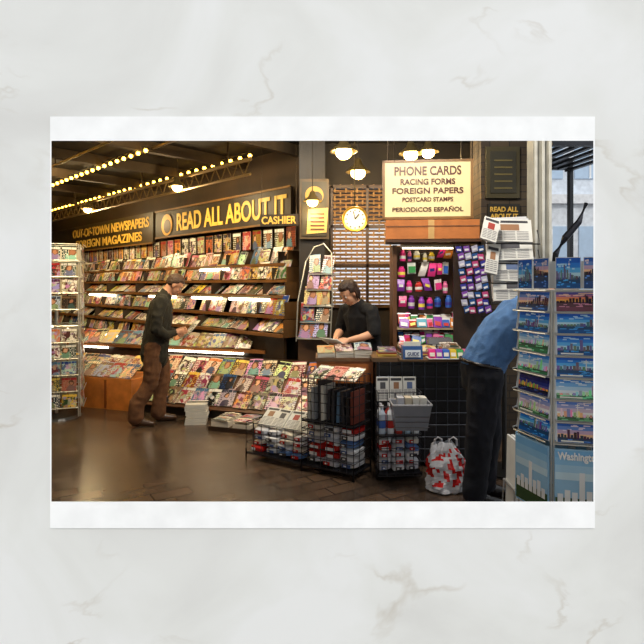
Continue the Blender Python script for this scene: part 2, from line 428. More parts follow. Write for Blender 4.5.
for i in range(34):
    a0 = O+nW*0.9+d*(i*.27)+up*3.25; a1 = O+nW*0.9+d*(i*.27+.135)+up*3.05; a2 = O+nW*0.9+d*(i*.27+.27)+up*3.25
    mb.tube([a0,a1,a2], 0.009, (110,90,56), 'metal', 5)
for s in (0.5,3,6,9): mb.tube([O+nW*0.9+d*s+up*3.25, O+nW*0.9+d*s+up*3.6], 0.012, (60,48,30))
mb.build('ceiling_truss')
mb = MB()
mb.tube([O+nW*1.6+d*0.0+up*3.5, O+nW*1.6+d*9.2+up*3.5], 0.025, (100,80,50), 'metal', 8)
mb.tube([O+nW*2.3+d*0.0+up*3.42, O+nW*2.3+d*8.6+up*3.42], 0.02, (90,74,46), 'metal', 8)
for s in (0.5,3,6,8.4):
    mb.tube([O+nW*1.6+d*s+up*3.5, O+nW*1.6+d*s+up*3.6], 0.01, (60,48,30)); mb.tube([O+nW*2.3+d*s+up*3.42, O+nW*2.3+d*s+up*3.6], 0.01, (60,48,30))
mb.build('ceiling_conduit')

mb = MB()
def row(p0, p1, n):
    p0 = V(p0); p1 = V(p1)
    mb.tube([p0+V((0,0,.06)), p1+V((0,0,.06))], 0.012, (30,24,16), 'matte', 5)
    for i in range(n):
        p = p0.lerp(p1, i/(n-1))
        mb.tube([p+V((0,0,.06)), p+V((0,0,.02))], 0.016, (60,50,30), 'matte', 6)
        mb.ball(p, 0.029, (255,190,70), 'glow', 8)
def rW_(s0, s1, p, z, n): row(O+d*s0+nW*p+up*z, O+d*s1+nW*p+up*z, n)
rW_(0.6, 9.4, 0.45, 3.47, 38)
rW_(1.2, 9.4, 1.75, 3.42, 38)
rW_(2.6, 9.4, 2.75, 3.40, 32)
mb.build('string_lights')

# ------------------------------------------------------------------ signs on the magazine wall
mb = MB()
def wp(s, p, z): return O + d*s + nW*p + up*z
mb.obox(wp(3.95,0.10,2.5), rW*3.9, up*0.5, nW*0.05, (44,30,16), 'wood')
mb.obox(wp(3.95,0.15,2.48), rW*3.9, up*0.03, nW*0.02, (130,92,38), 'wood')
mb.obox(wp(3.95,0.15,2.98), rW*3.9, up*0.03, nW*0.02, (130,92,38), 'wood')
mb.lathe([(0.0,0.0),(0.19,0.0),(0.2,0.012),(0.0,0.014)], wp(3.5,0.155,2.72), (225,170,60), 'paper', 24, nW)
mb.lathe([(0.0,0.015),(0.13,0.016),(0.0,0.02)], wp(3.47,0.158,2.69), (70,45,20), 'paper', 24, nW)
hs = mb.build('headline_sign')
text('READ ALL ABOUT IT', wp(3.15,0.155,2.58), rW, up, 3.02, 0.32, (240,196,84), hs)
mb = MB()
mb.obox(wp(9.8,0.10,2.42), rW*5.75, up*0.60, nW*0.05, (60,46,22), 'wood')
mb.obox(wp(9.8,0.15,2.40), rW*5.75, up*0.03, nW*0.02, (130,92,38), 'wood')
ns = mb.build('newspaper_sign')
text('OUT-OF-TOWN NEWSPAPERS', wp(8.1,0.155,2.74), rW, up, 3.9, 0.2, (224,180,76), ns)
text('FOREIGN MAGAZINES', wp(7.9,0.155,2.48), rW, up, 3.4, 0.19, (224,180,76), ns)

# ------------------------------------------------------------------ magazine shelving (wall tiers)
mb = MB()
lean = (up*0.94 - nW*0.34).normalized()
s = 0.02
while s < 10.0:
    mag(mb, wp(s+0.22, 0.06, 2.15), rW, up, 0.2, 0.29, GOLD, jit=.02); s += 0.262
tiers = [(-3,.20,1.18,'f'),(-2,.47,1.05,'f'),(-1,.74,.92,'f'),(0,.98,.84,'n'),(1,1.20,.70,'n'),(2,1.46,.60,'n'),(3,1.67,.44,'n'),(4,1.90,.33,'n')]
for k, z, p, kd in tiers:
    s0 = 0.28-p if kd == 'n' else 2.8
    mb.obox(wp(s0, p-0.02, z-0.035), d*(10.0-s0), nW*0.05, up*0.04, (128,84,42), 'wood')
    mb.obox(wp(max(s0,0.02), 0.0, z-0.04), d*(10.0-max(s0,0.02)), nW*(p), up*0.02, (34,24,16), 'wood')
    flat = (up*0.62 - nW*0.78).normalized() if k in (-2,0,2) else lean
    s = s0
    while s < 9.8:
        w = rng.uniform(0.19, 0.235); g = rng.random()
        mag(mb, wp(s+w, p-0.02-rng.uniform(0,.05), z+.005+rng.uniform(0,.012)), rW, flat, w, rng.uniform(0.20,0.28), GOLD if rng.random() < (0.55 if k > 0 else .3) else PAL, jit=.08)
        s += w*rng.uniform(0.92, 1.1) + (0.14 if g < .08 else 0)
    for s in np.arange(max(s0,0.1), 9.9, 1.25):
        mb.obox(wp(s,0,z-.03), d*.02, nW*p, up*.2, (50,36,22), 'wood')
for k, z, p, kd in tiers[3:]:
    mb.obox(wp(0.26-p,p-.02,z-.04), d*.02, -nW*.28, up*.22, (84,58,30), 'wood')
mb.obox(wp(-0.50,0.76,0.0), d*2.9, -nW*0.05, up*0.93, (50,36,22), 'wood')
mb.obox(wp(0.35,0.0,0.0), d*2.4, nW*0.68, up*0.85, (46,32,20), 'wood')
mb.obox(wp(2.8,0.0,0.0), d*7.2, nW*1.05, up*0.15, (46,32,20), 'wood')
def tube_light(s0, s1, p, z):
    mb.obox(wp(s0,p,z+0.03), d*(s1-s0), nW*0.05, up*0.03, (120,110,90))
    mb.tube([wp(s0,p+0.045,z+0.012), wp(s1,p+0.045,z+0.012)], 0.02, (255,240,205), 'glowsoft', 8)
for a_ in [(1.0,1.8,0.62,1.39),(2.3,3.2,0.62,1.39),(4.6,5.8,0.62,1.39),(3.2,4.6,0.94,0.67),(5.6,7.2,0.94,0.67),(-.1,0.8,0.62,1.39),(1.2,2.0,0.35,1.83)]: tube_light(*a_)
mb.build('magazine_shelving')

# ------------------------------------------------------------------ low island stand in front
A = V((-4.5,7.55,0)); B = V((-0.05,6.0,0)); e = (B-A).normalized(); LB = (B-A).length; m_ = V((e.y, -e.x, 0))
if m_.y > 0: m_ = -m_
def ip(s, q, z): return A + e*s - m_*q + up*z     # q = distance back from front edge
RS = 2.5
mb = MB()
mb.obox(ip(0,0,0), e*(LB-RS), -m_*0.6, up*0.40, (226,140,66), 'wood')
for s in np.arange(0, LB-RS, 0.45): mb.obox(ip(s,-0.012,0.02), e*0.03, m_*-0.02, up*0.36, (150,84,34), 'wood')
mb.obox(ip(LB-RS,0.03,0), e*RS, -m_*0.55, up*0.10, (40,28,20), 'wood')
mb.obox(ip(LB-RS,0.0,0.10), e*RS, (-m_*0.55+up*0.5), (m_*0.5+up*0.55)*0.03, (100,60,34), 'wood')
mb.obox(ip(LB-RS,0.55,0), e*RS, -m_*0.08, up*0.66, (60,40,24), 'wood')
for s in (LB-RS,LB-.03): mb.obox(ip(s,0.0,0.0), e*.03, -m_*.63, up*.12, (110,70,36), 'wood')
sl = (-m_*0.55+up*0.5).normalized()
WH = [(235,230,222),(170,70,90),(30,30,40),(150,30,34),(100,140,166),(214,174,90),(228,222,214),(20,20,26),(70,56,44),(210,206,200)]
for q in range(3):
    s = LB-RS+.02
    while s < LB-0.22:
        w = rng.uniform(.17,.2)
        mag(mb, ip(s, 0.0, 0.12)+sl*(0.02+q*0.235)+up*(0.02+q*.004), e, sl, w, 0.25, WH, jit=.12); s += w*rng.uniform(.98,1.18)
sl2 = (-m_*0.75+up*0.55).normalized()
for q in range(2):
    s = 0.05
    while s < LB-RS-.2:
        w = rng.uniform(.19,.22)
        mag(mb, ip(s, 0.02+q*0.26, 0.41+q*0.06), e, sl2, w, 0.27, [(235,230,222),(210,215,225),(225,200,160),(160,50,50),(90,120,160),(235,235,235)], jit=.09); s += w*1.03
mb.build('magazine_stand')
mb = MB()
DL = LB-1.3
mb.obox(ip(0.3,0.80,0), e*DL, -m_*0.36, up*0.70, (44,30,20), 'wood')
mb.obox(ip(0.3,0.76,0.70), e*DL, -m_*0.42, up*0.04, (140,88,44), 'wood')
s = 0.35
while s < DL:
    w = rng.uniform(.2,.24)
    mag(mb, ip(s,0.79,0.745), e, (-m_*0.75+up*0.6).normalized(), w, .28, PAL if rng.random()<.6 else GOLD, jit=.1)
    s += w*1.05
mb.tube([ip(1.9,0.755,0.69), ip(3.4,0.755,0.69)], 0.014, (255,244,220), 'glowsoft', 8)
mb.tube([ip(0.4,0.755,0.69), ip(1.2,0.755,0.69)], 0.014, (255,244,220), 'glowsoft', 8)
mb.build('magazine_table')
mb = MB()
for q in range(9): mb.obox((-1.56+rng.uniform(-.01,.01),6.16,.0+q*.026),(.24,.02,0),(-.03,.24,0),(0,0,.023),(215,212,204),'paper')
mb.tube([(-1.57,6.28,.24),(-1.31,6.30,.24)],.006,(60,60,60)); mb.build('newspaper_bundle')
mb = MB()
mb.obox((-1.25,5.93,0),(.75,-.25,0),(.12,.36,0),(0,0,.05),(60,42,30),'wood')
for i in range(3):
    for q in range(2):
        for t in range(rng.randint(2,4)): mb.obox(V((-1.22+i*.25+q*.055,5.94-i*.083+q*.18,.05+t*.015)),(.2,-.066,0),(.05,.15,0),(0,0,.012),(222,216,204),'paper')
        mag(mb,V((-1.22+i*.25+q*.055,5.94-i*.083+q*.18,.115)),(.2,-.066,0),(.05,.15,0),.2,.155,WH,jit=.1)
mb.build('magazine_pallet')

# ------------------------------------------------------------------ tower rack, far left
def spinner(name, cx, cy, rad, z0, z1, nsides, rows, yaw, kind):
    mb = MB(); frame = (215,215,210)
    mb.tube([(cx,cy,0.02),(cx,cy,z1)], 0.02, frame, 'metal', 8)
    mb.lathe([(0,0.05),(rad*.95,0.03),(rad*1.0,0.0),(0,0.0)], (cx,cy,0), (90,90,90), 'metal', 24)
    for i in range(nsides):
        an = yaw + 2*math.pi*i/nsides
        n = V((math.cos(an), math.sin(an), 0)); r = V((-n.y, n.x, 0))
        if r.cross(up).dot(n) < 0: r = -r
        hw = rad*math.tan(math.pi/nsides)*0.94
        c = V((cx,cy,0)) + n*rad
        for sgn in (-1,1):
            mb.tube([c+r*hw*sgn+up*(.3 if kind=='p' else .05), c+r*hw*sgn+up*z1], 0.006, frame, 'metal', 5)
        for z in np.linspace(z0, z1, rows+1):
            mb.tube([c-r*hw+up*z, c+r*hw+up*z], 0.004, frame, 'metal', 5)
            mb.tube([c-r*hw+up*z+n*0.035, c+r*hw+up*z+n*0.035], 0.004, frame, 'metal', 5)
            mb.tube([V((cx,cy,z)), c+up*z], 0.005, frame, 'metal', 5)
        yield mb, c, r, n, hw
    mb.build(name)
rows = 10; z0, z1 = 0.16, 2.08
for mb_, c, r, n, hw in spinner('magazine_tower_rack', -3.22, 6.55, 0.28, z0, z1, 4, rows, math.radians(-70), 'm'):
    for q in range(rows):
        z = z0 + (z1-z0)*q/rows
        if q in (5,): continue
        for j in range(3):
            mag(mb_, c - r*hw + r*(j*hw*.66) + n*0.01 + up*(z+0.01), r, (up - n*0.12).normalized(), hw*0.6, 0.155, [(235,235,230),(200,200,210),(30,30,40),(110,40,50),(40,70,50),(24,24,28),(170,150,110),(30,56,60),(240,240,240),(210,130,150)])

# ------------------------------------------------------------------ comics rack by the column
mb = MB(); CX = -0.3
cr_ = V((1,-.25,0)).normalized()
for q in range(5):
    z = 0.95 + q*0.2; y = 6.72 + q*0.04; x = CX + q*.035
    for j in range(2):
        mag(mb, (x+j*0.185*(1-q*.05), y-j*.045, z), cr_, (0.12,0.3,1), 0.18*(1-q*.05), 0.24, [(225,230,235),(225,210,140),(120,160,190),(190,110,90),(200,205,210),(60,70,110)], jit=.12)
    mb.obox((x-.01,y-.03,z-0.02),cr_*.4,(0,.12,0),(0,0,.012),(220,220,215),'metal')
pts = [(CX-.02,6.7,0.9),(CX+.0,6.72,1.4),(CX+.1,6.8,1.9),(CX+.2,6.85,2.08),(CX+.32,6.8,2.12),(CX+.42,6.75,2.0),(CX+.43,6.65,1.5),(CX+.40,6.6,0.9)]
mb.tube(pts, 0.009, (200,200,196), 'metal', 6)
mb.box(CX-.0,CX+.4,6.8,7.02,0,0.92,(90,62,38),'wood')
mb.build('comics_rack')
mb = MB()
mb.box(-0.29,0.09,7.02,7.06,2.2,2.98,(90,70,36),'wood')
mb.box(-0.26,0.06,7.0,7.025,2.24,2.94,(60,52,28),'paper')
mb.lathe([(0,0),(0.12,0.0),(0.12,0.01),(0,0.012)], (-0.1,7.0,2.76), (190,148,60),'paper',24,V((0,-1,0)))
mb.lathe([(0,0.013),(0.08,0.013),(0,0.016)], (-0.075,7.0,2.73), (60,46,24),'paper',24,V((0,-1,0)))
mb.obox((-0.2,6.99,2.26),(.26,0,.02),(0,.008,0),(.02,0,.32),(185,160,90),'paper')
for i in range(5): mb.box(-0.15,0.03,6.983,6.99,2.31+i*.05,2.33+i*.05,(90,50,24),'paper')
mb.build('pillar_poster')
mb = MB(); mb.obox((-0.80,7.0,2.36),(0.5,-0.1,0),(0,0.02,0),(0,0,0.15),(40,28,16),'wood')
mb.tube([(-0.78,7.0,2.5),(-0.78,7.0,3.6)],0.003,(40,30,20)); mb.tube([(-0.33,6.91,2.5),(-0.33,6.91,3.6)],0.003,(40,30,20))
cs = mb.build('cashier_sign'); text('CASHIER', (-0.78,6.993,2.385), V((0.5,-0.1,0)), up, 0.46, 0.10, (224,180,84), cs)

mb = MB(); ca = V((0,-1,0)); cc = V((0.4,6.6,2.4))
mb.lathe([(0,0),(0.145,0.0),(0.16,0.03),(0.15,0.06),(0.128,0.05)], cc, (200,160,60), 'metal', 32, ca)
mb.lathe([(0,0.05),(0.13,0.048)], cc, (245,240,215), 'lit', 32, ca)
for i in range(12):
    a = 2*math.pi*i/12; p = cc + V((math.sin(a)*0.108,-0.054,math.cos(a)*0.108)); mb.ball(p, 0.010, (30,25,20), 'matte', 6)
mb.tube([cc+V((0,-.056,0)), cc+V((0.05,-.056,0.06))], 0.008, (20,18,15), 'matte', 5)
mb.tube([cc+V((0,-.056,0)), cc+V((-0.02,-.056,0.095))], 0.006, (20,18,15), 'matte', 5)
mb.tube([cc+V((0,0.02,.13)), cc+V((0,0.02,1.2))], 0.008, (60,50,30)); mb.build('wall_clock')

def pendant(x, y, z, sc=1.0, en=24):
    mb = MB()
    mb.tube([(x,y,z+0.12*sc),(x,y,3.6)], 0.006, (40,34,26), 'matte', 6)
    mb.lathe([(0.02*sc,0.14*sc),(0.035*sc,0.12*sc),(0.05*sc,0.07*sc),(0.13*sc,0.0),(0.135*sc,-0.01*sc),(0.12*sc,-0.005*sc),(0.045*sc,0.06*sc),(0.02*sc,0.1*sc)], (x,y,z), (120,105,70), 'metal', 24)
    mb.ball((x,y,z-0.015*sc), (0.08*sc,0.08*sc,0.07*sc), (255,214,130), 'glow', 12)
    mb.build('pendant_lamp', smooth=True)
    l = bpy.data.lights.new('pendant_bulb', 'POINT'); l.energy = en; l.color = (1,0.76,0.42); l.shadow_soft_size = 0.06
    o = bpy.data.objects.new('pendant_bulb', l); o.location = (x,y,z-0.14*sc); scene.collection.objects.link(o)
pendant(0.25,6.2,3.14,1.2); pendant(0.46,6.9,3.05,1.2,14); pendant(-0.12,6.8,2.66,0.9,8); pendant(0.97,5.9,3.04,1.0); pendant(1.16,5.9,3.06,0.9)
pendant(-2.2,8.2,3.1,1.0,45); pendant(-4.6,10.6,3.1,1.0,45)

# ------------------------------------------------------------------ phone card sign + box
mb = MB()
R = V((0.995,-0.1,0)).normalized(); N = R.cross(up); po = V((0.63,5.45,2.28))
mb.obox(po, R*0.86, up*0.56, -N*0.04, (226,206,150), 'lit')
for a,bb,c in [((-.02,-.02),.9,.025),((-.02,.55),.9,.025)]: mb.obox(po+R*a[0]+up*a[1]+N*0.005, R*bb, up*c, -N*0.05, (140,100,50), 'wood')
for x in (-.02,.85): mb.obox(po+R*x-up*.02+N*0.005, R*0.025, up*.595, -N*0.05, (140,100,50), 'wood')
for x in (0.1,0.76): mb.tube([po+R*x+up*.56, po+R*x+up*1.32], 0.006, (50,40,30))
ps = mb.build('phone_card_sign')
for t, x, z, w, h in [('PHONE CARDS',.1,.42,.66,.09),('RACING FORMS',.16,.325,.54,.06),('FOREIGN PAPERS',.08,.235,.70,.06),('POSTCARD STAMPS',.18,.155,.50,.045),('PERIODICOS ESPAÑOL',.08,.055,.70,.055)]:
    text(t, po+R*x+up*z, R, up, w, h, (84,34,18), ps)
mb = MB()
bo = V((0.64,5.42,2.06)); mb.obox(bo, R*0.92, up*0.19, -N*0.3, (186,112,54), 'matte')
mb.obox(bo+N*0.005+up*0.12, R*0.92, up*0.012, -N*0.01, (120,74,40)); mb.obox(bo+R*0.42+N*0.004, R*0.06, up*0.19, -N*0.004, (200,160,100))
mb.obox(bo-up*0.03, R*0.94, up*0.025, -N*0.34, (80,50,30), 'wood')
for x in (0.03,0.9): mb.tube([bo+R*x-N*0.3, bo+R*x-N*0.3+up*1.53], 0.008, (50,40,30))
mb.build('cardboard_box')

# ------------------------------------------------------------------ merchandise display behind counter
mb = MB()
mb.box(0.75,1.6,5.78,5.82,0.9,2.01,(74,50,34),'wood'); mb.box(0.73,0.77,5.55,5.82,0,2.01,(110,72,44),'wood'); mb.box(1.57,1.61,5.49,5.82,0,2.01,(90,60,40),'wood')
mb.box(0.75,1.6,5.5,5.82,0,0.9,(60,40,28),'wood')
BR = [(235,60,140),(150,70,190),(60,110,200),(225,195,60),(70,160,90),(240,120,170),(200,50,44),(230,140,60),(100,180,205),(236,234,228),(235,70,150)]
for z in (1.0,1.17):
    mb.box(0.77,1.57,5.5,5.8,z-0.025,z-0.01,(210,190,150),'gloss')
    for lay in range(2):
        x = 0.79
        while x < 1.5:
            c = rng.choice(BR); h = rng.uniform(.06,.11); w = rng.uniform(.05,.1)
            p = V((x,5.5+lay*.1,z+lay*.03)); ti = rng.uniform(-.02,.02)
            mb.obox(p, (w,ti,ti), (0,.03,0), (-ti,.04,h), c, 'gloss')
            mb.obox(p+V((w*.15,-.003,h*.2)), (w*.7,ti,ti),(0,.002,0),(0,.018,h*.4),rng.choice([(245,235,120),(240,240,240),(200,30,30)]),'paper')
            mb.obox(p+V((0,.04,h)), (w,0,0), (0,.005,0), (0,.004,.01), (235,235,235), 'metal')
            x += w*1.08
for z in (1.36,1.53,1.70,1.86):
    x = 0.78+rng.uniform(0,.04)
    pool = {1.36:[0,1,2,10,5],1.53:[0,5,10,1,6],1.70:[3,4,0,2,8,9],1.86:[3,5,9,0,7]}[z]
    while x < 1.3:
        c = BR[rng.choice(pool)]; w = rng.uniform(.045,.085); h = rng.uniform(.10,.15)*(.8 if z>1.8 else 1); zz = z+rng.uniform(-.025,.025)
        yy = 5.56+rng.uniform(0,.1); ti = rng.uniform(-.015,.015)
        mb.tube([(x+w/2,5.78,zz+h),(x+w/2,yy-.02,zz+h)],.003,(180,180,180),'metal',5)
        if rng.random()<.4:
            mb.lathe([(0,0),(w*.42,.0),(w*.46,.012),(w*.46,h*.72),(w*.3,h*.85),(w*.28,h),(0,h)],(x+w/2,yy,zz-.0),c,'gloss',12)
            mb.lathe([(w*.47,h*.2),(w*.475,h*.22),(w*.475,h*.45),(w*.47,h*.47)],(x+w/2,yy,zz),rng.choice([(240,240,235),(60,60,160),(250,230,90)]),'paper',12)
        elif rng.random()<.6:
            cx_=x+w/2; prof=[(0,.5,.002),(.08,.5,.008),(.3,.48,.02),(.6,.49,.022),(.9,.5,.008),(1,.5,.002)]
            vs_=[];fs_=[]
            for t_,a_,b_ in prof:
                for sx,sy in ((-1,-1),(1,-1),(1,1),(-1,1)): vs_.append((cx_+sx*w*a_+ti*t_*3,yy+sy*b_,zz+h*t_))
            for i in range(len(prof)-1):
                for j in range(4): fs_.append((i*4+j,i*4+(j+1)%4,(i+1)*4+(j+1)%4,(i+1)*4+j))
            mb.mesh(vs_,fs_,c,'gloss')
            mb.obox((cx_-w*.3+ti,yy-.025,zz+h*.35),(w*.6,0,ti),(0,.004,0),(0,0,h*.22),rng.choice([(240,240,235),(250,230,90),(30,40,120)]),'paper')
        else:
            mb.obox((x,yy,zz),(w,ti,ti),(0,.008,0),(-ti,0,h),(235,235,230),'paper')
            mb.obox((x+.006,yy-.02,zz+.01),(w-.012,0,ti),(0,.02,0),(-ti*.6,0,h*.6),c,'gloss')
        x += w*1.3
mb.box(0.8,1.5,5.49,5.53,1.985,2.0,(200,200,190),'metal'); mb.tube([(0.82,5.51,1.975),(1.48,5.51,1.975)],.007,(255,236,190),'glowsoft',8)  # strip tube added to brighten the goods below it
mb.build('merchandise_display')
mb = MB()
for i in range(4):
    mb.tube([(1.36+i*0.07,5.46,1.98),(1.36+i*.07,5.3,1.98)], 0.004, (160,160,160))
    for j in range(9):
        c = [(60,60,150),(130,80,170),(190,190,215),(40,80,140),(190,80,130)][(i+j)%5]; jx=rng.uniform(-.01,.01)
        mb.obox((1.335+i*.07+j*.008+jx,5.32,1.92-j*.075), (.06,.01,.012+jx), (0,.008,0), (-.012,0,.06), c, 'gloss')
        mb.obox((1.34+i*.07+j*.008+jx,5.315,1.935-j*.075), (.04,.005,.008+jx), (0,.004,0), (-.005,0,.02), (225,225,230), 'paper')
mb.box(1.33,1.61,5.46,5.485,0.9,2.0,(60,44,34),'wood'); mb.build('phone_card_rack')

# ------------------------------------------------------------------ brick pillar sign, post, street side
mb = MB(); mb.box(1.68,2.0,5.46,5.5,2.24,2.42,(30,28,22),'wood'); sg = mb.build('small_headline_sign')
text('READ ALL', (1.70,5.458,2.34), (1,0,0), up, .28, .05, (205,165,70), sg); text('ABOUT IT', (1.70,5.458,2.27), (1,0,0), up, .28, .05, (205,165,70), sg)
mb = MB(); mb.box(1.66,2.0,5.46,5.5,2.48,3.0,(60,54,32),'paper'); mb.box(1.70,1.96,5.45,5.46,2.53,2.95,(46,44,34),'paper')
for i in range(5): mb.box(1.74,1.92,5.445,5.45,2.57+i*.07,2.585+i*.07,(96,86,50),'paper')
mb.build('framed_notice')
mb = MB(); mb.box(1.86,2.02,4.75,4.9,0,3.6,(150,148,138),'matte')
for x in (1.87,1.935,1.995): mb.box(x,x+.02,4.735,4.752,0.2,3.6,(205,205,198),'matte')
mb.box(1.84,2.04,4.73,4.92,0,0.2,(120,120,114)); mb.build('shutter_post')
mb = MB()
mb.box(3.6,9.5,12.0,15,0,3.4,(235,240,246)); mb.box(3.5,9.6,11.9,15,3.4,3.6,(245,247,250))
mb.box(3.6,9.5,12.2,15,3.6,7.5,(228,236,246))
for i in range(6):
    x = 3.8+i*0.95
    for z,h in ((1.0,1.9),(4.0,1.3),(5.8,1.3)):
        yy = 11.97 if z < 3.4 else 12.17
        mb.box(x,x+0.68,yy,yy+0.06,z,z+h,(185,208,232),'gloss'); mb.box(x+.32,x+.36,yy-.02,yy,z,z+h,(245,248,250)); mb.box(x,x+.68,yy-.02,yy,z+h*.55,z+h*.55+.04,(245,248,250))
    mb.box(x-.06,x+.74,11.9,12.0,.9,.98,(225,228,230))
mb.build('street_building')
mb = MB()
for i in range(9):
    mb.obox((2.12+i*0.1,4.9,3.02-i*0.02),(0.05,0,0),(0,1.6,0.1),(0,0,0.03),(60,60,66),'metal')
mb.box(2.08,3.0,4.88,4.93,2.86,2.94,(60,62,68),'metal'); mb.box(2.08,3.0,6.45,6.5,2.98,3.12,(50,52,56),'metal')
mb.box(2.94,2.98,6.4,6.48,0,3.0,(50,52,56),'metal'); mb.box(2.94,2.98,4.85,4.93,0,2.88,(50,52,56),'metal')
mb.build('street_canopy')
mb = MB(); mb.tube([(2.2,5.15,0),(2.2,5.15,1.7),(2.23,5.15,1.9),(2.32,5.15,2.05),(2.45,5.15,2.2),(2.52,5.15,2.38)], [.02,.02,.03,.035,.03,.02], (46,48,56), 'metal', 8)
mb.lathe([(0,0),(.14,0),(.14,.02),(0,.03)], (2.2,5.15,0), (50,50,54), 'metal'); mb.build('rack_arm')

# ------------------------------------------------------------------ newspaper rack
mb = MB()
mb.tube([(1.56,4.62,0),(1.56,4.62,2.1)], 0.02, (60,60,60), 'metal', 8); mb.lathe([(0,0.03),(.2,.02),(.2,0),(0,0)], (1.56,4.62,0), (50,50,50), 'metal')
for q in range(4):
    z = 1.46+q*0.165; x = 1.40 + (0.02 if q%2 else 0) - q*0.012
    newspaper(mb, (x,4.42+q*.035,z), (0.99,-0.12,0.03*(-1)**q), (0.05,0.35,1), 0.36, 0.2, 0.035)
    for t in range(3): mb.obox((x+.01,4.43+q*.035+t*.02,z+.01+t*.01), (.34,-.04,.01*(-1)**t), (0,.012,0), (.01,.07,.19), (190,192,198), 'paper')
    mb.tube([(x-.03,4.42+q*.035,z+.1),(x-.03,4.36+q*.035,z-.01),(x+.4,4.31+q*.035,z-.02),(x+.4,4.37+q*.035,z+.1)], .006, (50,50,52), 'metal', 5)
    mb.tube([(x+.18,4.38+q*.035,z-.01),(1.56,4.62,z)], .006, (50,50,52), 'metal', 5)
newspaper(mb, (1.30,4.45,1.98), (0.95,-0.2,-.35), (0.3,0.3,1), 0.13, 0.2, 0.03)
newspaper(mb, (1.33,4.43,1.7), (0.95,-0.2,-.25), (0.2,0.3,1), 0.1, 0.24, 0.03)
mb.build('newspaper_rack')

# ------------------------------------------------------------------ counter
mb = MB()
mb.box(0.48,1.3,4.76,5.15,0.04,0.93,(26,26,30),'wood'); mb.box(0.44,1.34,4.70,5.18,0.93,0.965,(120,90,60),'wood')
for i in range(9): mb.tube([(0.5+i*.1,4.73,0.04),(0.5+i*.1,4.73,0.93)], .004, (90,94,104), 'metal', 5)
for i in range(9): mb.tube([(0.48,4.73,0.06+i*.105),(1.3,4.73,0.06+i*.105)], .004, (90,94,104), 'metal', 5)
mb.box(-0.02,0.46,4.98,5.3,0.0,0.86,(52,36,26),'wood'); mb.box(-0.06,0.48,4.94,5.34,0.9,0.93,(130,92,58),'wood')
mb.box(-0.05,0.47,4.95,4.98,0.70,0.9,(196,114,54),'wood'); mb.box(0.0,0.46,5.0,5.3,.86,.9,(52,36,26),'wood')
mb.build('sales_counter')
mb = MB()
for i in range(3):
    for t in range(3+i): mb.obox((-.04+i*.17,4.96,.932+t*.012),(.16,rng.uniform(-.01,.01),0),(0,.22,0),(0,0,.01),(225,220,208),'paper')
    mag(mb, (-0.04+i*0.17,4.96,0.970+i*.012), (1,0.02,0), (0,0.97,0.2), 0.16, 0.22, [(235,232,225),(240,240,240),(170,70,60),(90,130,180),(220,200,130)])
mb.build('magazine_row')
mb = MB()
for i in range(4):
    for q in range(3+i%2*3):
        mb.obox((0.5+i*.19,4.78,0.967+q*.012), (.16,rng.uniform(-.02,.02),0), (0,.18,0), (0,0,.01), rng.choice(PAL), 'paper')
    mag(mb, (0.5+i*.19,4.78,0.968+(3+i%2*3)*.012), (1,0,0), (0,1,0.15), .16, .18)
mb.build('magazine_stack')
mb = MB()
mb.box(1.0,1.22,5.03,5.15,0.966,1.05,(70,70,76),'gloss'); mb.obox((1.0,5.03,1.05),(.22,0,0),(0,.12,.0),(0,.04,.05),(90,90,96),'gloss')
for i in range(4):
    for j in range(3): mb.box(1.03+i*.045,1.06+i*.045,5.025,5.032,.985+j*.022,1.0+j*.022,(210,210,205),'gloss')
mb.build('cash_register')
mb = MB()
mb.obox((0.69,4.60,0.967),(0.17,0,0),(0,.1,0),(0,.02,.11),(50,90,150),'gloss')
mb.obox((0.71,4.594,0.985),(0.13,0,0),(0,.004,0),(0,.012,.06),(225,232,240),'paper')
for i in range(4): mb.obox((0.70+.005*i,4.62+i*.018,0.98),(0.14,0,0),(0,.004,0),(0,.01,.13),(225,225,215),'paper')
mb.box(0.66,0.9,4.58,4.72,0.955,0.967,(110,84,56),'wood')
bb = mb.build('brochure_box')
text('GUIDE', (0.725,4.588,1.0), (1,0,0), up, .1, .03, (30,60,120), bb)
mb = MB()
for i in range(6):
    mb.obox((0.92+i*.06,4.62,0.972),(.055,0,0),(0,.08,0),(0,.03,.07),BR[i],'gloss')
    mb.obox((0.925+i*.06,4.617,0.99),(.04,0,0),(0,.004,0),(0,.01,.03),(240,235,220),'paper')
mb.box(0.91,1.3,4.6,4.76,0.966,0.972,(220,220,215)); mb.build('sweets_tray')

# ------------------------------------------------------------------ wire racks in front
def wire_panel(mb, o, a, b, na, nb, col=(60,60,66), r=.0035):
    o = V(o); a = V(a); b = V(b)
    for i in range(na+1): mb.tube([o+a*(i/na), o+a*(i/na)+b], r, col, 'metal', 5)
    for i in range(nb+1): mb.tube([o+b*(i/nb), o+b*(i/nb)+a], r, col, 'metal', 5)
def cell(s0, s1, dep, z0, z1, n1, n2):
    o = S + ex*s0
    wire_panel(mb, o+up*z0, ex*(s1-s0), up*(z1-z0), n1, n2)
    wire_panel(mb, o+up*z0+ny_*dep, ex*(s1-s0), up*(z1-z0), n1, n2)
    wire_panel(mb, o+up*z0, ny_*dep, up*(z1-z0), 3, n2); wire_panel(mb, o+up*z0+ex*(s1-s0), ny_*dep, up*(z1-z0), 3, n2)
BC = [(228,230,236),(190,44,40),(235,238,244),(100,134,190),(200,204,214),(225,228,235),(190,190,200),(215,212,204),(230,232,238)]
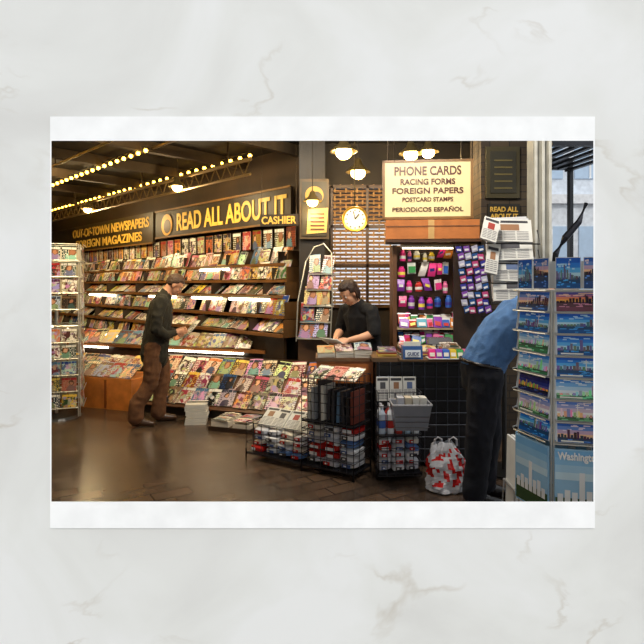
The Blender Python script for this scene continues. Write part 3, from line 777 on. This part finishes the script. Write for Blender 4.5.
def packet(p, a, b_, h):
    """soft shrink-wrapped packet: pillow shape with printed patch"""
    c = rng.choice(BC); k2 = rng.uniform(.0,.03); p = p+b_.normalized()*k2; tl = up*rng.uniform(-.016,.016)
    cen = p+a*.5+b_*.5+up*h*.5; vs=[];fs=[];n=8
    for t,sc_ in ((-1,.55),(-.8,.9),(0,1),(.8,.9),(1,.55)):
        for j in range(n):
            an=2*math.pi*(j+.5)/n; cx2=math.copysign(abs(math.cos(an))**.45,math.cos(an)); sx2=math.copysign(abs(math.sin(an))**.45,math.sin(an))
            vs.append(cen+(a*.5+tl)*t+b_*.5*cx2*sc_+up*h*.5*sx2*sc_)
    for i in range(4):
        for j in range(n): fs.append((i*n+j,i*n+(j+1)%n,(i+1)*n+(j+1)%n,(i+1)*n+j))
    fs.append(tuple(range(n))[::-1]); fs.append(tuple(4*n+j for j in range(n)))
    mb.mesh(vs,fs,c,'gloss'); f=-b_.normalized()*.004
    mb.obox(p+f+a*.2+up*h*.25, a*rng.uniform(.3,.6), f, up*h*.5, (196,36,34) if c[1]>100 and rng.random()<.5 else ((240,240,245) if c[1]<120 else rng.choice([(70,96,150),(60,60,66)])), 'paper')
    mb.obox(p+f*2+a*.3+up*h*.4, a*.16, f, up*h*.2, (245,245,245), 'paper')
ex = V((0.846,-0.533,0)).normalized(); ny_ = V((-ex.y, ex.x, 0)); S = V((-0.70,4.98,0))
mb = MB()
cell(0,0.62,0.3,0.06,0.34,7,3)
cell(0.62,1.13,0.30,0.06,0.84,8,10)
for s in (0,0.62,1.13):
    for q in (0,.3): mb.tube([S+ex*s+ny_*q, S+ex*s+ny_*q+up*(.1)], .008, (30,30,34))
mb.obox(S+up*.05, ex*1.13, ny_*.3, up*.015, (50,50,56), 'metal')
mb.obox(S+ex*.62+up*.43, ex*.51, ny_*.3, up*.01, (50,50,56), 'metal')
for q in range(4):
    for i in range(4): packet(S+ex*(0.02+i*.15+rng.uniform(-.01,.01))+ny_*(0.02+q*.012)+up*(.07+q*.05), ex*.14, ny_*.2, .048)
for i in range(4): newspaper(mb, S+ex*(0.03+i*.145)+ny_*0.14+up*.28, ex+ny_*rng.uniform(-.1,.1), (up*.6+ny_*.8), .14, .22, .015)
for q in range(6):
    for i in range(3): packet(S+ex*(.64+i*.16+rng.uniform(-.01,.01))+ny_*.03+up*(.07+q*.058), ex*.155, ny_*.22, .055)
for i in range(10):
    mb.obox(S+ex*(.645+i*.048)+ny_*(.04+rng.uniform(0,.04))+up*.445, ex*.026+up*rng.uniform(-.01,.01), ny_*.2, up*rng.uniform(.20,.34)+ex*rng.uniform(-.015,.015), rng.choice([(60,60,66),(110,106,96),(220,218,210),(40,40,46),(120,60,50),(180,184,190),(90,120,150)]), 'paper')
for i in range(3): mag(mb, S+ex*(.66+i*.155)+ny_*.04+up*.80, ex, (up*.35+ny_*.9), .15, .22, WH)
mb.build('wire_newspaper_cart')
mb = MB()
S = V((0.46,4.40,0)); ex = V((0.99,0.06,0)).normalized(); ny_ = V((-ex.y,ex.x,0))
cell(0,0.36,0.22,0.04,0.72,5,6)
for q in (0.05,0.36): mb.obox(S+up*q, ex*.36, ny_*.22, up*.01, (50,50,56),'metal')
for q in range(5):
    for i in range(3): packet(S+ex*(.01+i*.115)+ny_*.02+up*(.065+q*.055), ex*.11, ny_*.17, .052)
for r_ in range(2):
    for i in range(5):
        c = S+ex*(.04+i*.07)+ny_*(.07+r_*.08)+up*.37; cc_ = [(190,205,225),(225,230,238),(190,60,50),(160,190,215),(225,230,238)][(i+r_)%5]
        mb.lathe([(0,0),(.03,0),(.032,.01),(.032,.16),(.012,.2),(.012,.22),(0,.22)], c, cc_, 'gloss', 12); mb.lathe([(.033,.05),(.0335,.052),(.0335,.11),(.033,.112)], c, (190,44,40) if i%2 else (60,100,180), 'paper', 12)
        mb.lathe([(0,.235),(.014,.235),(.014,.215)], c, (240,240,245), 'gloss', 10)
for i in range(3): newspaper(mb, S+ex*(.01+i*.115)+ny_*.17+up*.62, ex, (up+ny_*.1), .108, .2, .015)
mb.build('wire_bundle_rack')
mb = MB()
bx0,bx1,by0,by1 = .54,.84,4.12,4.34
def tub(z0,z1,ins,col):
    t = [(bx0,by0,z1),(bx1,by0,z1),(bx1,by1,z1),(bx0,by1,z1)]; b = [(bx0+ins,by0+ins,z0),(bx1-ins,by0+ins,z0),(bx1-ins,by1-ins,z0),(bx0+ins,by1-ins,z0)]
    for i in range(4):
        j=(i+1)%4; mb.face([b[i],b[j],t[j],t[i]],col,'gloss')
        n = V(t[j])-V(t[i]); k=V((n.y,-n.x,0)).normalized()*-.008
        mb.face([V(t[i])+k,V(t[j])+k,V(b[j])+k,V(b[i])+k],col,'gloss')
    mb.face(b[::-1],col,'gloss'); mb.tube([V(p) for p in t],.009,(170,172,180),'gloss',6,closed=True)
tub(.48,.68,.03,(138,142,152))
for q in range(4): mb.tube([(bx0+.02,by0+.012-.0,.51+q*.04),(bx1-.02,by0+.012,.51+q*.04)],.004,(100,102,110),'gloss',5)
for x in (bx0+.05,bx1-.05): mb.tube([(x,by1,.68),(x,4.37,.72),(x,4.395,.72)],.006,(60,60,66))
for i in range(4): mb.obox((bx0+.05+i*.055,4.2,.5),(.05,0,0),(0,.1,0),(.004*i,0,.22),rng.choice([(220,220,215),(200,190,170),(180,184,196)]),'paper')
mb.build('plastic_basket')

# plastic bag
mb = MB(); vs=[]; fs=[]; nr=26; na=40
bc = V((0.96,4.20,0))
for i in range(nr+1):
    t = i/nr; z = t*.38
    wx = .15*(1-.1*t) if t<.7 else .15*(.93-.95*(t-.7)*1.6); wy = .085*(1-.75*t*t)+.01
    for j in range(na):
        a = 2*math.pi*j/na
        k = 1+.26*noise.noise(V((math.cos(a)*2.2,math.sin(a)*2.2,z*12)))+.14*noise.noise(V((a*4,z*30,1)))
        if i==0: k*=.8
        vs.append(bc+V((math.cos(a)*wx*k+.012*math.sin(z*15), math.sin(a)*wy*k, z*(1+.08*noise.noise(V((a*1.5,0,5)))))))
for i in range(nr):
    for j in range(na):
        a=2*math.pi*j/na; z=i/nr
        f=(i*na+j,i*na+(j+1)%na,(i+1)*na+(j+1)%na,(i+1)*na+j)
        q=noise.noise(V((math.cos(a)*3.4,z*6.5,math.sin(a))))+.35*noise.noise(V((a*5,z*18,2)))
        c=(196,34,34) if (q>.08 and .12<z<.85) else (214,216,224)
        mb.face([vs[x] for x in f],c,'gloss')
for sx in (-1,1):
    mb.tube([bc+V((sx*.09,0,.35)),bc+V((sx*.085,-.01,.40)),bc+V((sx*.06,-.01,.42)),bc+V((sx*.03,0,.40)),bc+V((sx*.03,0,.35))],.008,(215,215,222),'gloss',6)
mb.build('plastic_bag')

mb = MB()
for i in range(5):
    mb.obox((1.22+i*.026,3.42,0.02),(.016,0,0),(0,.18,0),(.02,.02,.58),(235,235,232),'paper')
mb.tube([(1.20,3.4,0),(1.22,3.42,.3),(1.38,3.42,.3),(1.39,3.4,0)],.008,(210,210,210)); mb.tube([(1.20,3.62,0),(1.22,3.62,.3),(1.38,3.62,.3),(1.39,3.62,0)],.008,(210,210,210))
mb.tube([(1.22,3.42,.3),(1.22,3.62,.3)],.008,(210,210,210)); mb.tube([(1.38,3.42,.3),(1.38,3.62,.3)],.008,(210,210,210))
mb.build('folded_newspaper_stand')

# ------------------------------------------------------------------ postcard spinner (near right)
z0,z1 = 0.80,1.57; rows=7
for mb_, c, r, n, hw in spinner('postcard_rack', 1.365, 2.95, 0.24, z0, z1, 6, rows, math.radians(-104), 'p'):
    ch = (z1-z0)/rows
    kinds = [1,4,0,5,3,2,1,4,3,1]; rng.shuffle(kinds)
    for q in range(rows):
        z = z0+ch*q
        dx = rng.uniform(-.005,.005); kd = kinds[q]
        for t in range(3):
            postcard_print(mb_, c - r*(hw*.97-dx-t*.003) + n*(.012-.005*(2-t)) + up*(z+.004+(2-t)*.004), r, (up+n*-.15).normalized(), hw*1.92, ch*.93, kd)
    mb_.obox(c-r*hw+up*.42+n*.01, r*hw*2, up*.355, n*.01, (150,195,228), 'gloss')
    for t in range(4): mb_.obox(c-r*hw*.98+up*(.62+t*.037)+n*.0205, r*hw*1.96, up*.037, n*.0008, [(200,228,244),(170,212,240),(145,198,236),(125,184,230)][t], 'gloss')
    mb_.obox(c-r*hw*.98+up*.43+n*.021, r*hw*1.96, up*.10, n*.001, (50,80,50), 'gloss')
    for t in range(7):
        hh = [.05,.07,.06,.16,.07,.08,.05][t]
        mb_.obox(c-r*hw*.9+r*hw*.26*t+up*.5+n*.0225, r*hw*.2, up*hh, n*.001, (235,238,240), 'gloss')
    postcard_print(mb_, c-r*hw*.95+n*.005+up*(z1+.01), r, up, hw*.9, .16, 1); postcard_print(mb_, c+r*hw*.05+n*.005+up*(z1+.01), r, up, hw*.9, .16, 3)
    if n.y < -0.5 and n.x < 0: big = (c-r*hw*.9+up*.71+n*.022, r.copy(), hw)
pr = bpy.data.objects['postcard_rack']
text('Washington', big[0], big[1], up, big[2]*1.5, .05, (255,255,255), pr)

# ------------------------------------------------------------------ people
def capsule(pts, rads, side, n=18):
    pts=[V(p) for p in pts]; k=len(pts); P=[];Rr=[];T=[]
    tang=lambda i:(pts[min(i+1,k-1)]-pts[max(i-1,0)]).normalized()
    t=tang(0); m=min(rads[0])
    for s_,c_ in ((1,.05),(.87,.5),(.5,.87)): P.append(pts[0]-t*m*s_);Rr.append((rads[0][0]*c_,rads[0][1]*c_));T.append(t)
    for i in range(k): P.append(pts[i]);Rr.append(rads[i]);T.append(tang(i))
    t=tang(k-1); m=min(rads[-1])
    for s_,c_ in ((.5,.87),(.87,.5),(1,.05)): P.append(pts[-1]+t*m*s_);Rr.append((rads[-1][0]*c_,rads[-1][1]*c_));T.append(t)
    vs=[];fs=[]
    for p,r,t in zip(P,Rr,T):
        a=(side-t*side.dot(t)); a.normalize(); b=t.cross(a)
        for j in range(n):
            an=2*math.pi*j/n; vs.append(p+a*math.cos(an)*r[0]+b*math.sin(an)*r[1])
    for i in range(len(P)-1):
        for j in range(n): fs.append((i*n+j,i*n+(j+1)%n,(i+1)*n+(j+1)%n,(i+1)*n+j))
    fs.append(tuple(range(n))[::-1]); fs.append(tuple((len(P)-1)*n+j for j in range(n)))
    return vs,fs

def ellips(c, f, l, u, n=16):
    c=V(c); vs=[];fs=[]; m=n//2+2
    for i in range(m+1):
        th=math.pi*i/m; th=min(max(th,.02),math.pi-.02)
        for j in range(n):
            an=2*math.pi*j/n; vs.append(c+f*(math.sin(th)*math.cos(an))+l*(math.sin(th)*math.sin(an))+u*math.cos(th))
    for i in range(m):
        for j in range(n): fs.append((i*n+j,(i+1)*n+j,(i+1)*n+(j+1)%n,i*n+(j+1)%n))
    fs.append(tuple(range(n))); fs.append(tuple(m*n+j for j in range(n))[::-1])
    return vs,fs

def sstep(x, a, b):
    t = max(0, min(1, (x-a)/(b-a))); return t*t*(3-2*t)

def person(name, base, yaw, chains, head, hands, cols, hair, extra=None):
    F=V((math.cos(yaw),math.sin(yaw),0)); Lf=V((-F.y,F.x,0)); base=V(base)
    T=lambda p: base+F*p[0]+Lf*p[1]+up*p[2]
    vs=[];fs=[];segs=[]
    def add(m):
        i=len(vs); vs.extend(m[0]); fs.extend([tuple(i+k for k in f) for f in m[1]])
    for pts,rads,ck in chains:
        w=[T(p) for p in pts]; rr=[(r,r) if not isinstance(r,tuple) else r for r in rads]
        add(capsule(w,rr,Lf))
        for a in range(len(w)-1): segs.append((w[a],w[a+1],sum(rr[a])/2,sum(rr[a+1])/2,ck))
    hc=T(head['c']); pt=head['pitch']; hy=yaw+head.get('turn',0)
    F2=V((math.cos(hy),math.sin(hy),0)); hl=V((-F2.y,F2.x,0)); hf=F2*math.cos(pt)-up*math.sin(pt); hu=F2*math.sin(pt)+up*math.cos(pt)
    H=lambda a,b,c: hc+hf*a+hl*b+hu*c
    add(ellips(H(-.01,0,.03),hf*.097,hl*.077,hu*.092))
    add(ellips(H(.022,0,-.045),hf*.066,hl*.056,hu*.072))
    add(ellips(H(.055,0,-.088),hf*.026,hl*.028,hu*.022))
    add(ellips(H(.07,0,.022),hf*.022,hl*.05,hu*.014))
    add(capsule([H(.082,0,.008),H(.098,0,-.018),H(.104,0,-.034)],[(.010,.010),(.012,.011),(.016,.011)],hl,10))
    for sg in (-1,1):
        add(ellips(H(-.005,sg*.078,-.012),hf*.020,hl*.010,hu*.032))
        add(ellips(H(.058,sg*.036,-.03),hf*.022,hl*.02,hu*.02))
    add(ellips(H(.084,0,-.058),hf*.012,hl*.024,hu*.010))
    segs.append((H(-.02,0,.03),H(.04,0,-.06),.1,.085,'skin'))
    nb=T(head['neck']); add(capsule([nb,H(-.03,0,-.06)],[(.064,.062),(.056,.058)],Lf)); segs.append((nb.lerp(H(-.03,0,-.06),.45),H(-.03,0,-.06),.07,.06,'skin'))
    fing=[]
    for hd in hands:
        wpt=T(hd['w']); di=F*hd['d'][0]+Lf*hd['d'][1]+up*hd['d'][2]; di.normalize()
        pn=F*hd['p'][0]+Lf*hd['p'][1]+up*hd['p'][2]; pn=(pn-di*pn.dot(di)).normalized(); sd=di.cross(pn)*hd['s']
        add(capsule([wpt,wpt+di*.045,wpt+di*.085],[(.026,.019),(.038,.017),(.037,.014)],sd)); segs.append((wpt,wpt+di*.08,.03,.03,'skin'))
        cu=hd.get('curl',.5)
        for i,(off,ln) in enumerate([(.030,.070),(.010,.080),(-.010,.074),(-.029,.058)]):
            p=wpt+di*.075+sd*off; pts=[p]; dd=di.copy()
            for j,fr in enumerate((.2,.36,.26,.18)):
                if j: dd=(dd*math.cos(cu)+pn*math.sin(cu)).normalized()
                p=p+dd*ln*fr*1.25; pts.append(p.copy())
            fing.append(capsule(pts,[(.0095,.0095),(.009,.009),(.0085,.0085),(.0078,.0078),(.0065,.0065)],sd,8))
        p=wpt+di*.02+sd*.022
        fing.append(capsule([p,p+sd*.026+di*.02+pn*.008,p+sd*.036+di*.048+pn*.018,p+sd*.034+di*.07+pn*.03],[(.013,.013),(.012,.012),(.0105,.0105),(.008,.008)],di.cross(sd),8))
    me=bpy.data.meshes.new('tmp'); me.from_pydata([tuple(v) for v in vs],[],fs)
    ob=bpy.data.objects.new('tmp',me); scene.collection.objects.link(ob)
    md=ob.modifiers.new('r','REMESH'); md.mode='VOXEL'; md.voxel_size=.0085
    ms=ob.modifiers.new('s','SMOOTH'); ms.factor=.5; ms.iterations=5
    bpy.context.view_layer.update(); dg=bpy.context.evaluated_depsgraph_get()
    e2=bpy.data.meshes.new_from_object(ob.evaluated_get(dg)); bpy.data.objects.remove(ob)
    co=np.array([v.co[:] for v in e2.vertices]); no=np.array([v.normal[:] for v in e2.vertices])
    best=np.full(len(co),1e9); idx=np.zeros(len(co),int); keys=sorted(cols)
    for a,b_,r0,r1,ck in segs:
        a=np.array(a);b_=np.array(b_);ab=b_-a; t=np.clip(((co-a)@ab)/max(ab@ab,1e-9),0,1)
        dd=np.linalg.norm(co-(a+t[:,None]*ab),axis=1)-(r0+(r1-r0)*t)
        mk=dd<best; best[mk]=dd[mk]; idx[mk]=keys.index(ck)
    out=[]
    for i in range(len(co)):
        kk=keys[idx[i]]; p=V(co[i])
        if cols[kk][1]=='cloth':
            w=noise.noise(V((p.x*9,p.y*9,p.z*5)))*.012+(.5-abs(noise.noise(V((p.x*14,p.y*14,p.z*11)))))*.014-.003
            p=p+V(no[i])*w
        out.append(p)
    mb=MB()
    mb.v.extend([tuple(p) for p in out])
    for p in e2.polygons:
        vv=tuple(p.vertices); kk=keys[idx[vv[0]]]
        mb.f.append(vv); mb.c.append(lin(cols[kk][0])); mb.m.append(MK.index(cols[kk][1]))
    for g in fing: mb.mesh(g[0],g[1],cols['skin'][0],'skin')
    for sg in (-1,1):
        m=ellips(H(.079,sg*.033,-.003),hf*.011,hl*.014,hu*.009,10); mb.mesh(m[0],m[1],(225,220,212),'gloss')
        m=ellips(H(.087,sg*.033,-.004),hf*.005,hl*.006,hu*.006,8); mb.mesh(m[0],m[1],(40,28,20),'gloss')
        m=ellips(H(.088,sg*.034,.022),hf*.007,hl*.019,hu*.005,8); mb.mesh(m[0],m[1],hair['col'],'hair')
    m=ellips(H(.091,0,-.060),hf*.008,hl*.022,hu*.007,10); mb.mesh(m[0],m[1],(165,90,80),'skin')
    oh=H(-.012,0,.034); m=ellips(oh,hf*.106,hl*.088,hu*.102,64); hv=[]
    vol=hair.get('vol',0)
    for v in m[0]:
        q=v-hc; a_,b_,c_=q.dot(hf),q.dot(hl),q.dot(hu)
        line = .068 if a_>.03 else (.068+(hair['low']-.068)*sstep(a_,.03,-.055)*1.0)
        if a_<=.03 and a_>-.055: line=min(line, hair.get('side',-.0)+ (a_+.02)*1.0) if abs(b_)>.05 else line
        w=sstep(c_, line-.012, line+.02)
        nz_=.05*noise.noise(V((a_*40,b_*40,c_*40)))+.05*noise.noise(V((a_*14,b_*60,c_*14)))
        k=.84+(.16+vol+nz_)*w
        hv.append(oh+(v-oh)*k)
    mb.mesh(hv,m[1],hair['col'],'hair')
    if hair.get('long'):   # chin-length bob: locks at the sides and nape, face left open
        for t in range(20):
            an=math.pi*(.52+.96*t/19); ca_,sa_=math.cos(an),math.sin(an)
            p0=H(-.014+.085*ca_,.078*sa_,.04); p1=H(-.016+.098*ca_,.088*sa_,-.015)
            dn_=-up*.35-hu*.65; ln=hair['long']*(1+.3*noise.noise(V((t*1.7,0,0))))
            p2=p1+dn_*ln*.5; p3=p1+dn_*ln-hl*sa_*.012
            g=capsule([p0,p1,p2,p3],[(.013,.008),(.015,.010),(.013,.009),(.004,.003)],hl,8); mb.mesh(g[0],g[1],tuple(x*rng.uniform(.8,1.3) for x in hair['col']),'hair')
    if extra: extra(mb,T,F,Lf)
    return mb.build(name,smooth=True)

SK=(205,148,114)
cst=[([(.01,0,.80),(.02,0,.93),(.04,0,1.08),(.07,0,1.25),(.09,0,1.38),(.10,0,1.44)],[(.205,.158),(.195,.15),(.185,.142),(.20,.14),(.20,.125),(.125,.09)],'coat'),
 ([(.09,-.15,1.42),(.09,.15,1.42)],[(.08,.08),(.08,.08)],'coat'),
 ([(.11,0,1.45),(.135,0,1.505)],[(.08,.078),(.072,.074)],'coat'),
 ]
for sg,ff,kn in ((1,.10,.10),(-1,-.14,-.03)):
    cst += [([(.0,sg*.09,.88),(kn*.7+.01,sg*.10,.68),(kn,sg*.10,.49),(ff-.03,sg*.10,.26),(ff-.05,sg*.10,.11)],[.11,.10,.086,.084,.086],'pants'),
            ([(ff-.06,sg*.10,.055),(ff+.03,sg*.105,.05),(ff+.13,sg*.115,.036)],[(.042,.05),(.048,.046),(.042,.034)],'shoe'),
            ([(.09,sg*.20,1.40),(.05,sg*.245,1.26),(.03,sg*.255,1.11)],[.076,.068,.062],'coat'),
            ([(.03,sg*.255,1.11),(.13,sg*.20,1.04),(.23,sg*.11,1.05)],[.062,.054,.046],'coat')]
def ex1(mb,T,F,Lf):
    mag(mb,T((.32,.11,.98)),F*.2-Lf*.98,(up*.75+F*.6),.2,.26,[(200,196,186),(150,60,50),(90,120,160)])
    for z in (.9,1.02,1.14,1.26): mb.ball(T((.172+ (z-.9)*.09,0,z)),.008,(60,50,40),'gloss',6)
person('browsing_customer',(-1.94,6.22,0),math.radians(15),cst,
 dict(c=(.235,0,1.60),neck=(.12,0,1.46),pitch=.62),
 [dict(w=(.25,sg*.105,1.055),d=(.9,-sg*.25,.15),p=(.0,-sg*1,.1),s=sg*1,curl=.55) for sg in (1,-1)],
 dict(skin=(SK,'skin'),coat=((44,41,31),'cloth'),pants=((110,72,44),'cloth'),shoe=((66,44,30),'gloss')),
 dict(col=(84,58,38),low=-.05,side=-.005,vol=.0),ex1)

ck=[([(-.02,0,.93),(.0,0,1.06),(.05,0,1.20),(.10,0,1.31),(.12,0,1.37)],[(.185,.145),(.185,.15),(.195,.15),(.19,.13),(.12,.09)],'shirt'),
 ([(.11,-.15,1.34),(.11,.15,1.34)],[(.076,.076),(.076,.076)],'shirt')]
for sg in (1,-1):
    ck+=[([(-.02,sg*.09,.93),(.0,sg*.10,.68),(.0,sg*.10,.48),(-.02,sg*.10,.26),(-.03,sg*.10,.1)],[.11,.09,.07,.06,.055],'pants'),
         ([(-.04,sg*.1,.05),(.04,sg*.105,.048),(.13,sg*.11,.036)],[(.042,.048),(.046,.044),(.04,.034)],'shoe'),
         ([(.11,sg*.20,1.33),(.12,sg*.235,1.20),(.13,sg*.245,1.13)],[.070,.066,.066],'shirt'),
         ([(.13,sg*.245,1.11),(.24,sg*.18,1.07),(.34,sg*.10,1.045)],[.046,.040,.028],'skin')]
def ex2(mb,T,F,Lf):
    newspaper(mb,T((.40,.13,.985)),-Lf,(F*.75+up*.4),.26,.16,.01)
person('newsstand_clerk',(0.46,5.74,0),math.radians(222),ck,
 dict(c=(.25,0,1.52),neck=(.14,0,1.38),pitch=.6,turn=-.1),
 [dict(w=(.345,sg*.095,1.045),d=(.85,-sg*.3,-.2),p=(0,-sg*.6,-.8),s=-sg*1,curl=.4) for sg in (1,-1)],
 dict(skin=((220,164,130),'skin'),shirt=((20,20,23),'cloth'),pants=((34,36,46),'cloth'),shoe=((30,26,24),'gloss')),
 dict(col=(58,36,24),low=-.085,side=-.03,vol=.04,long=.085),ex2)

bk=[([(-.02,0,1.0),(.03,0,1.10),(.14,0,1.25),(.26,0,1.38),(.36,0,1.46)],[(.175,.15),(.18,.16),(.195,.165),(.205,.15),(.13,.10)],'shirt'),
 ([(.32,-.16,1.44),(.32,.16,1.44)],[(.085,.085),(.085,.085)],'shirt'),
 ([(-.03,0,.90),(-.02,0,.99)],[(.185,.14),(.183,.147)],'pants')]
for sg,ff in ((1,.05),(-1,-.06)):
    bk+=[([(-.02,sg*.09,.94),(ff*.6,sg*.10,.70),(ff,sg*.10,.50),(ff-.02,sg*.10,.28),(ff-.03,sg*.10,.11)],[.125,.11,.095,.088,.085],'pants'),
         ([(ff-.05,sg*.1,.055),(ff+.04,sg*.105,.05),(ff+.14,sg*.11,.037)],[(.044,.052),(.048,.048),(.042,.035)],'shoe'),
         ([(.34,sg*.20,1.43),(.42,sg*.235,1.28),(.46,sg*.24,1.20)],[.076,.066,.06],'shirt'),
         ([(.46,sg*.24,1.20),(.56,sg*.19,1.17),(.66,sg*.12,1.16)],[.055,.048,.042],'shirt')]
def ex3(mb,T,F,Lf):
    ring=[T((-.022+math.cos(a)*.152+ .0,math.sin(a)*.188,1.025+math.cos(a)*-.03)) for a in np.linspace(0,2*math.pi,32,endpoint=False)]
    mb.tube(ring,.014,(30,22,18),'gloss',6,closed=True)
person('bending_man',(1.20,3.98,0),math.radians(-4),bk,
 dict(c=(.56,0,1.56),neck=(.40,0,1.47),pitch=.7),
 [dict(w=(.67,sg*.115,1.16),d=(.95,-sg*.15,-.1),p=(0,-sg*.8,-.3),s=sg*1,curl=.45) for sg in (1,-1)],
 dict(skin=((200,150,120),'skin'),shirt=((84,126,180),'cloth'),pants=((17,20,32),'cloth'),shoe=((24,20,20),'gloss')),
 dict(col=(70,60,50),low=-.05),ex3)

# ------------------------------------------------------------------ lights
def area(name, loc, target, size, energy, col, sy=None):
    l=bpy.data.lights.new(name,'AREA'); l.energy=energy; l.color=col; l.size=size
    if sy: l.shape='RECTANGLE'; l.size_y=sy
    o=bpy.data.objects.new(name,l); o.location=loc
    o.rotation_euler=(V(target)-V(loc)).to_track_quat('-Z','Y').to_euler(); scene.collection.objects.link(o)
area('added_area_light',(-2.6,5.6,3.55),(-2.8,9.5,1.4),2.0,190,(1,0.77,0.42),0.4)  # unseen area lamps, added as main light for the magazines
area('added_area_light',(-5.2,8.2,3.55),(-5.6,12,1.4),2.0,190,(1,0.75,0.38),0.4)
area('added_area_light',(-0.6,5.2,3.55),(-0.6,6.8,0.6),1.2,65,(1,0.88,0.68),0.4)  # another added lamp out of view, over the low stand
area('added_counter_light',(0.8,3.9,3.4),(0.9,5.5,1.2),0.6,60,(1,0.92,0.80),0.4)  # unseen area lamp added to brighten the counter
sun=bpy.data.lights.new('sun','SUN'); sun.energy=1.1; sun.angle=0.2; sun.color=(1,.96,.90)
so=bpy.data.objects.new('sun',sun); so.rotation_euler=(math.radians(48),0,math.radians(20)); scene.collection.objects.link(so)
wd=bpy.data.worlds.new('sky'); scene.world=wd; wd.use_nodes=True
bg=wd.node_tree.nodes['Background']; bg.inputs['Color'].default_value=(0.93,0.965,1.0,1); bg.inputs['Strength'].default_value=0.93

# ------------------------------------------------------------------ camera
cd=bpy.data.cameras.new('camera'); cd.sensor_width=36; cd.lens=540/644*36; cd.shift_y=-37/644; cd.clip_end=200
co_=bpy.data.objects.new('camera',cd); co_.location=(0,0,1.6); co_.rotation_euler=(math.radians(90),0,0)
scene.collection.objects.link(co_); scene.camera=co_
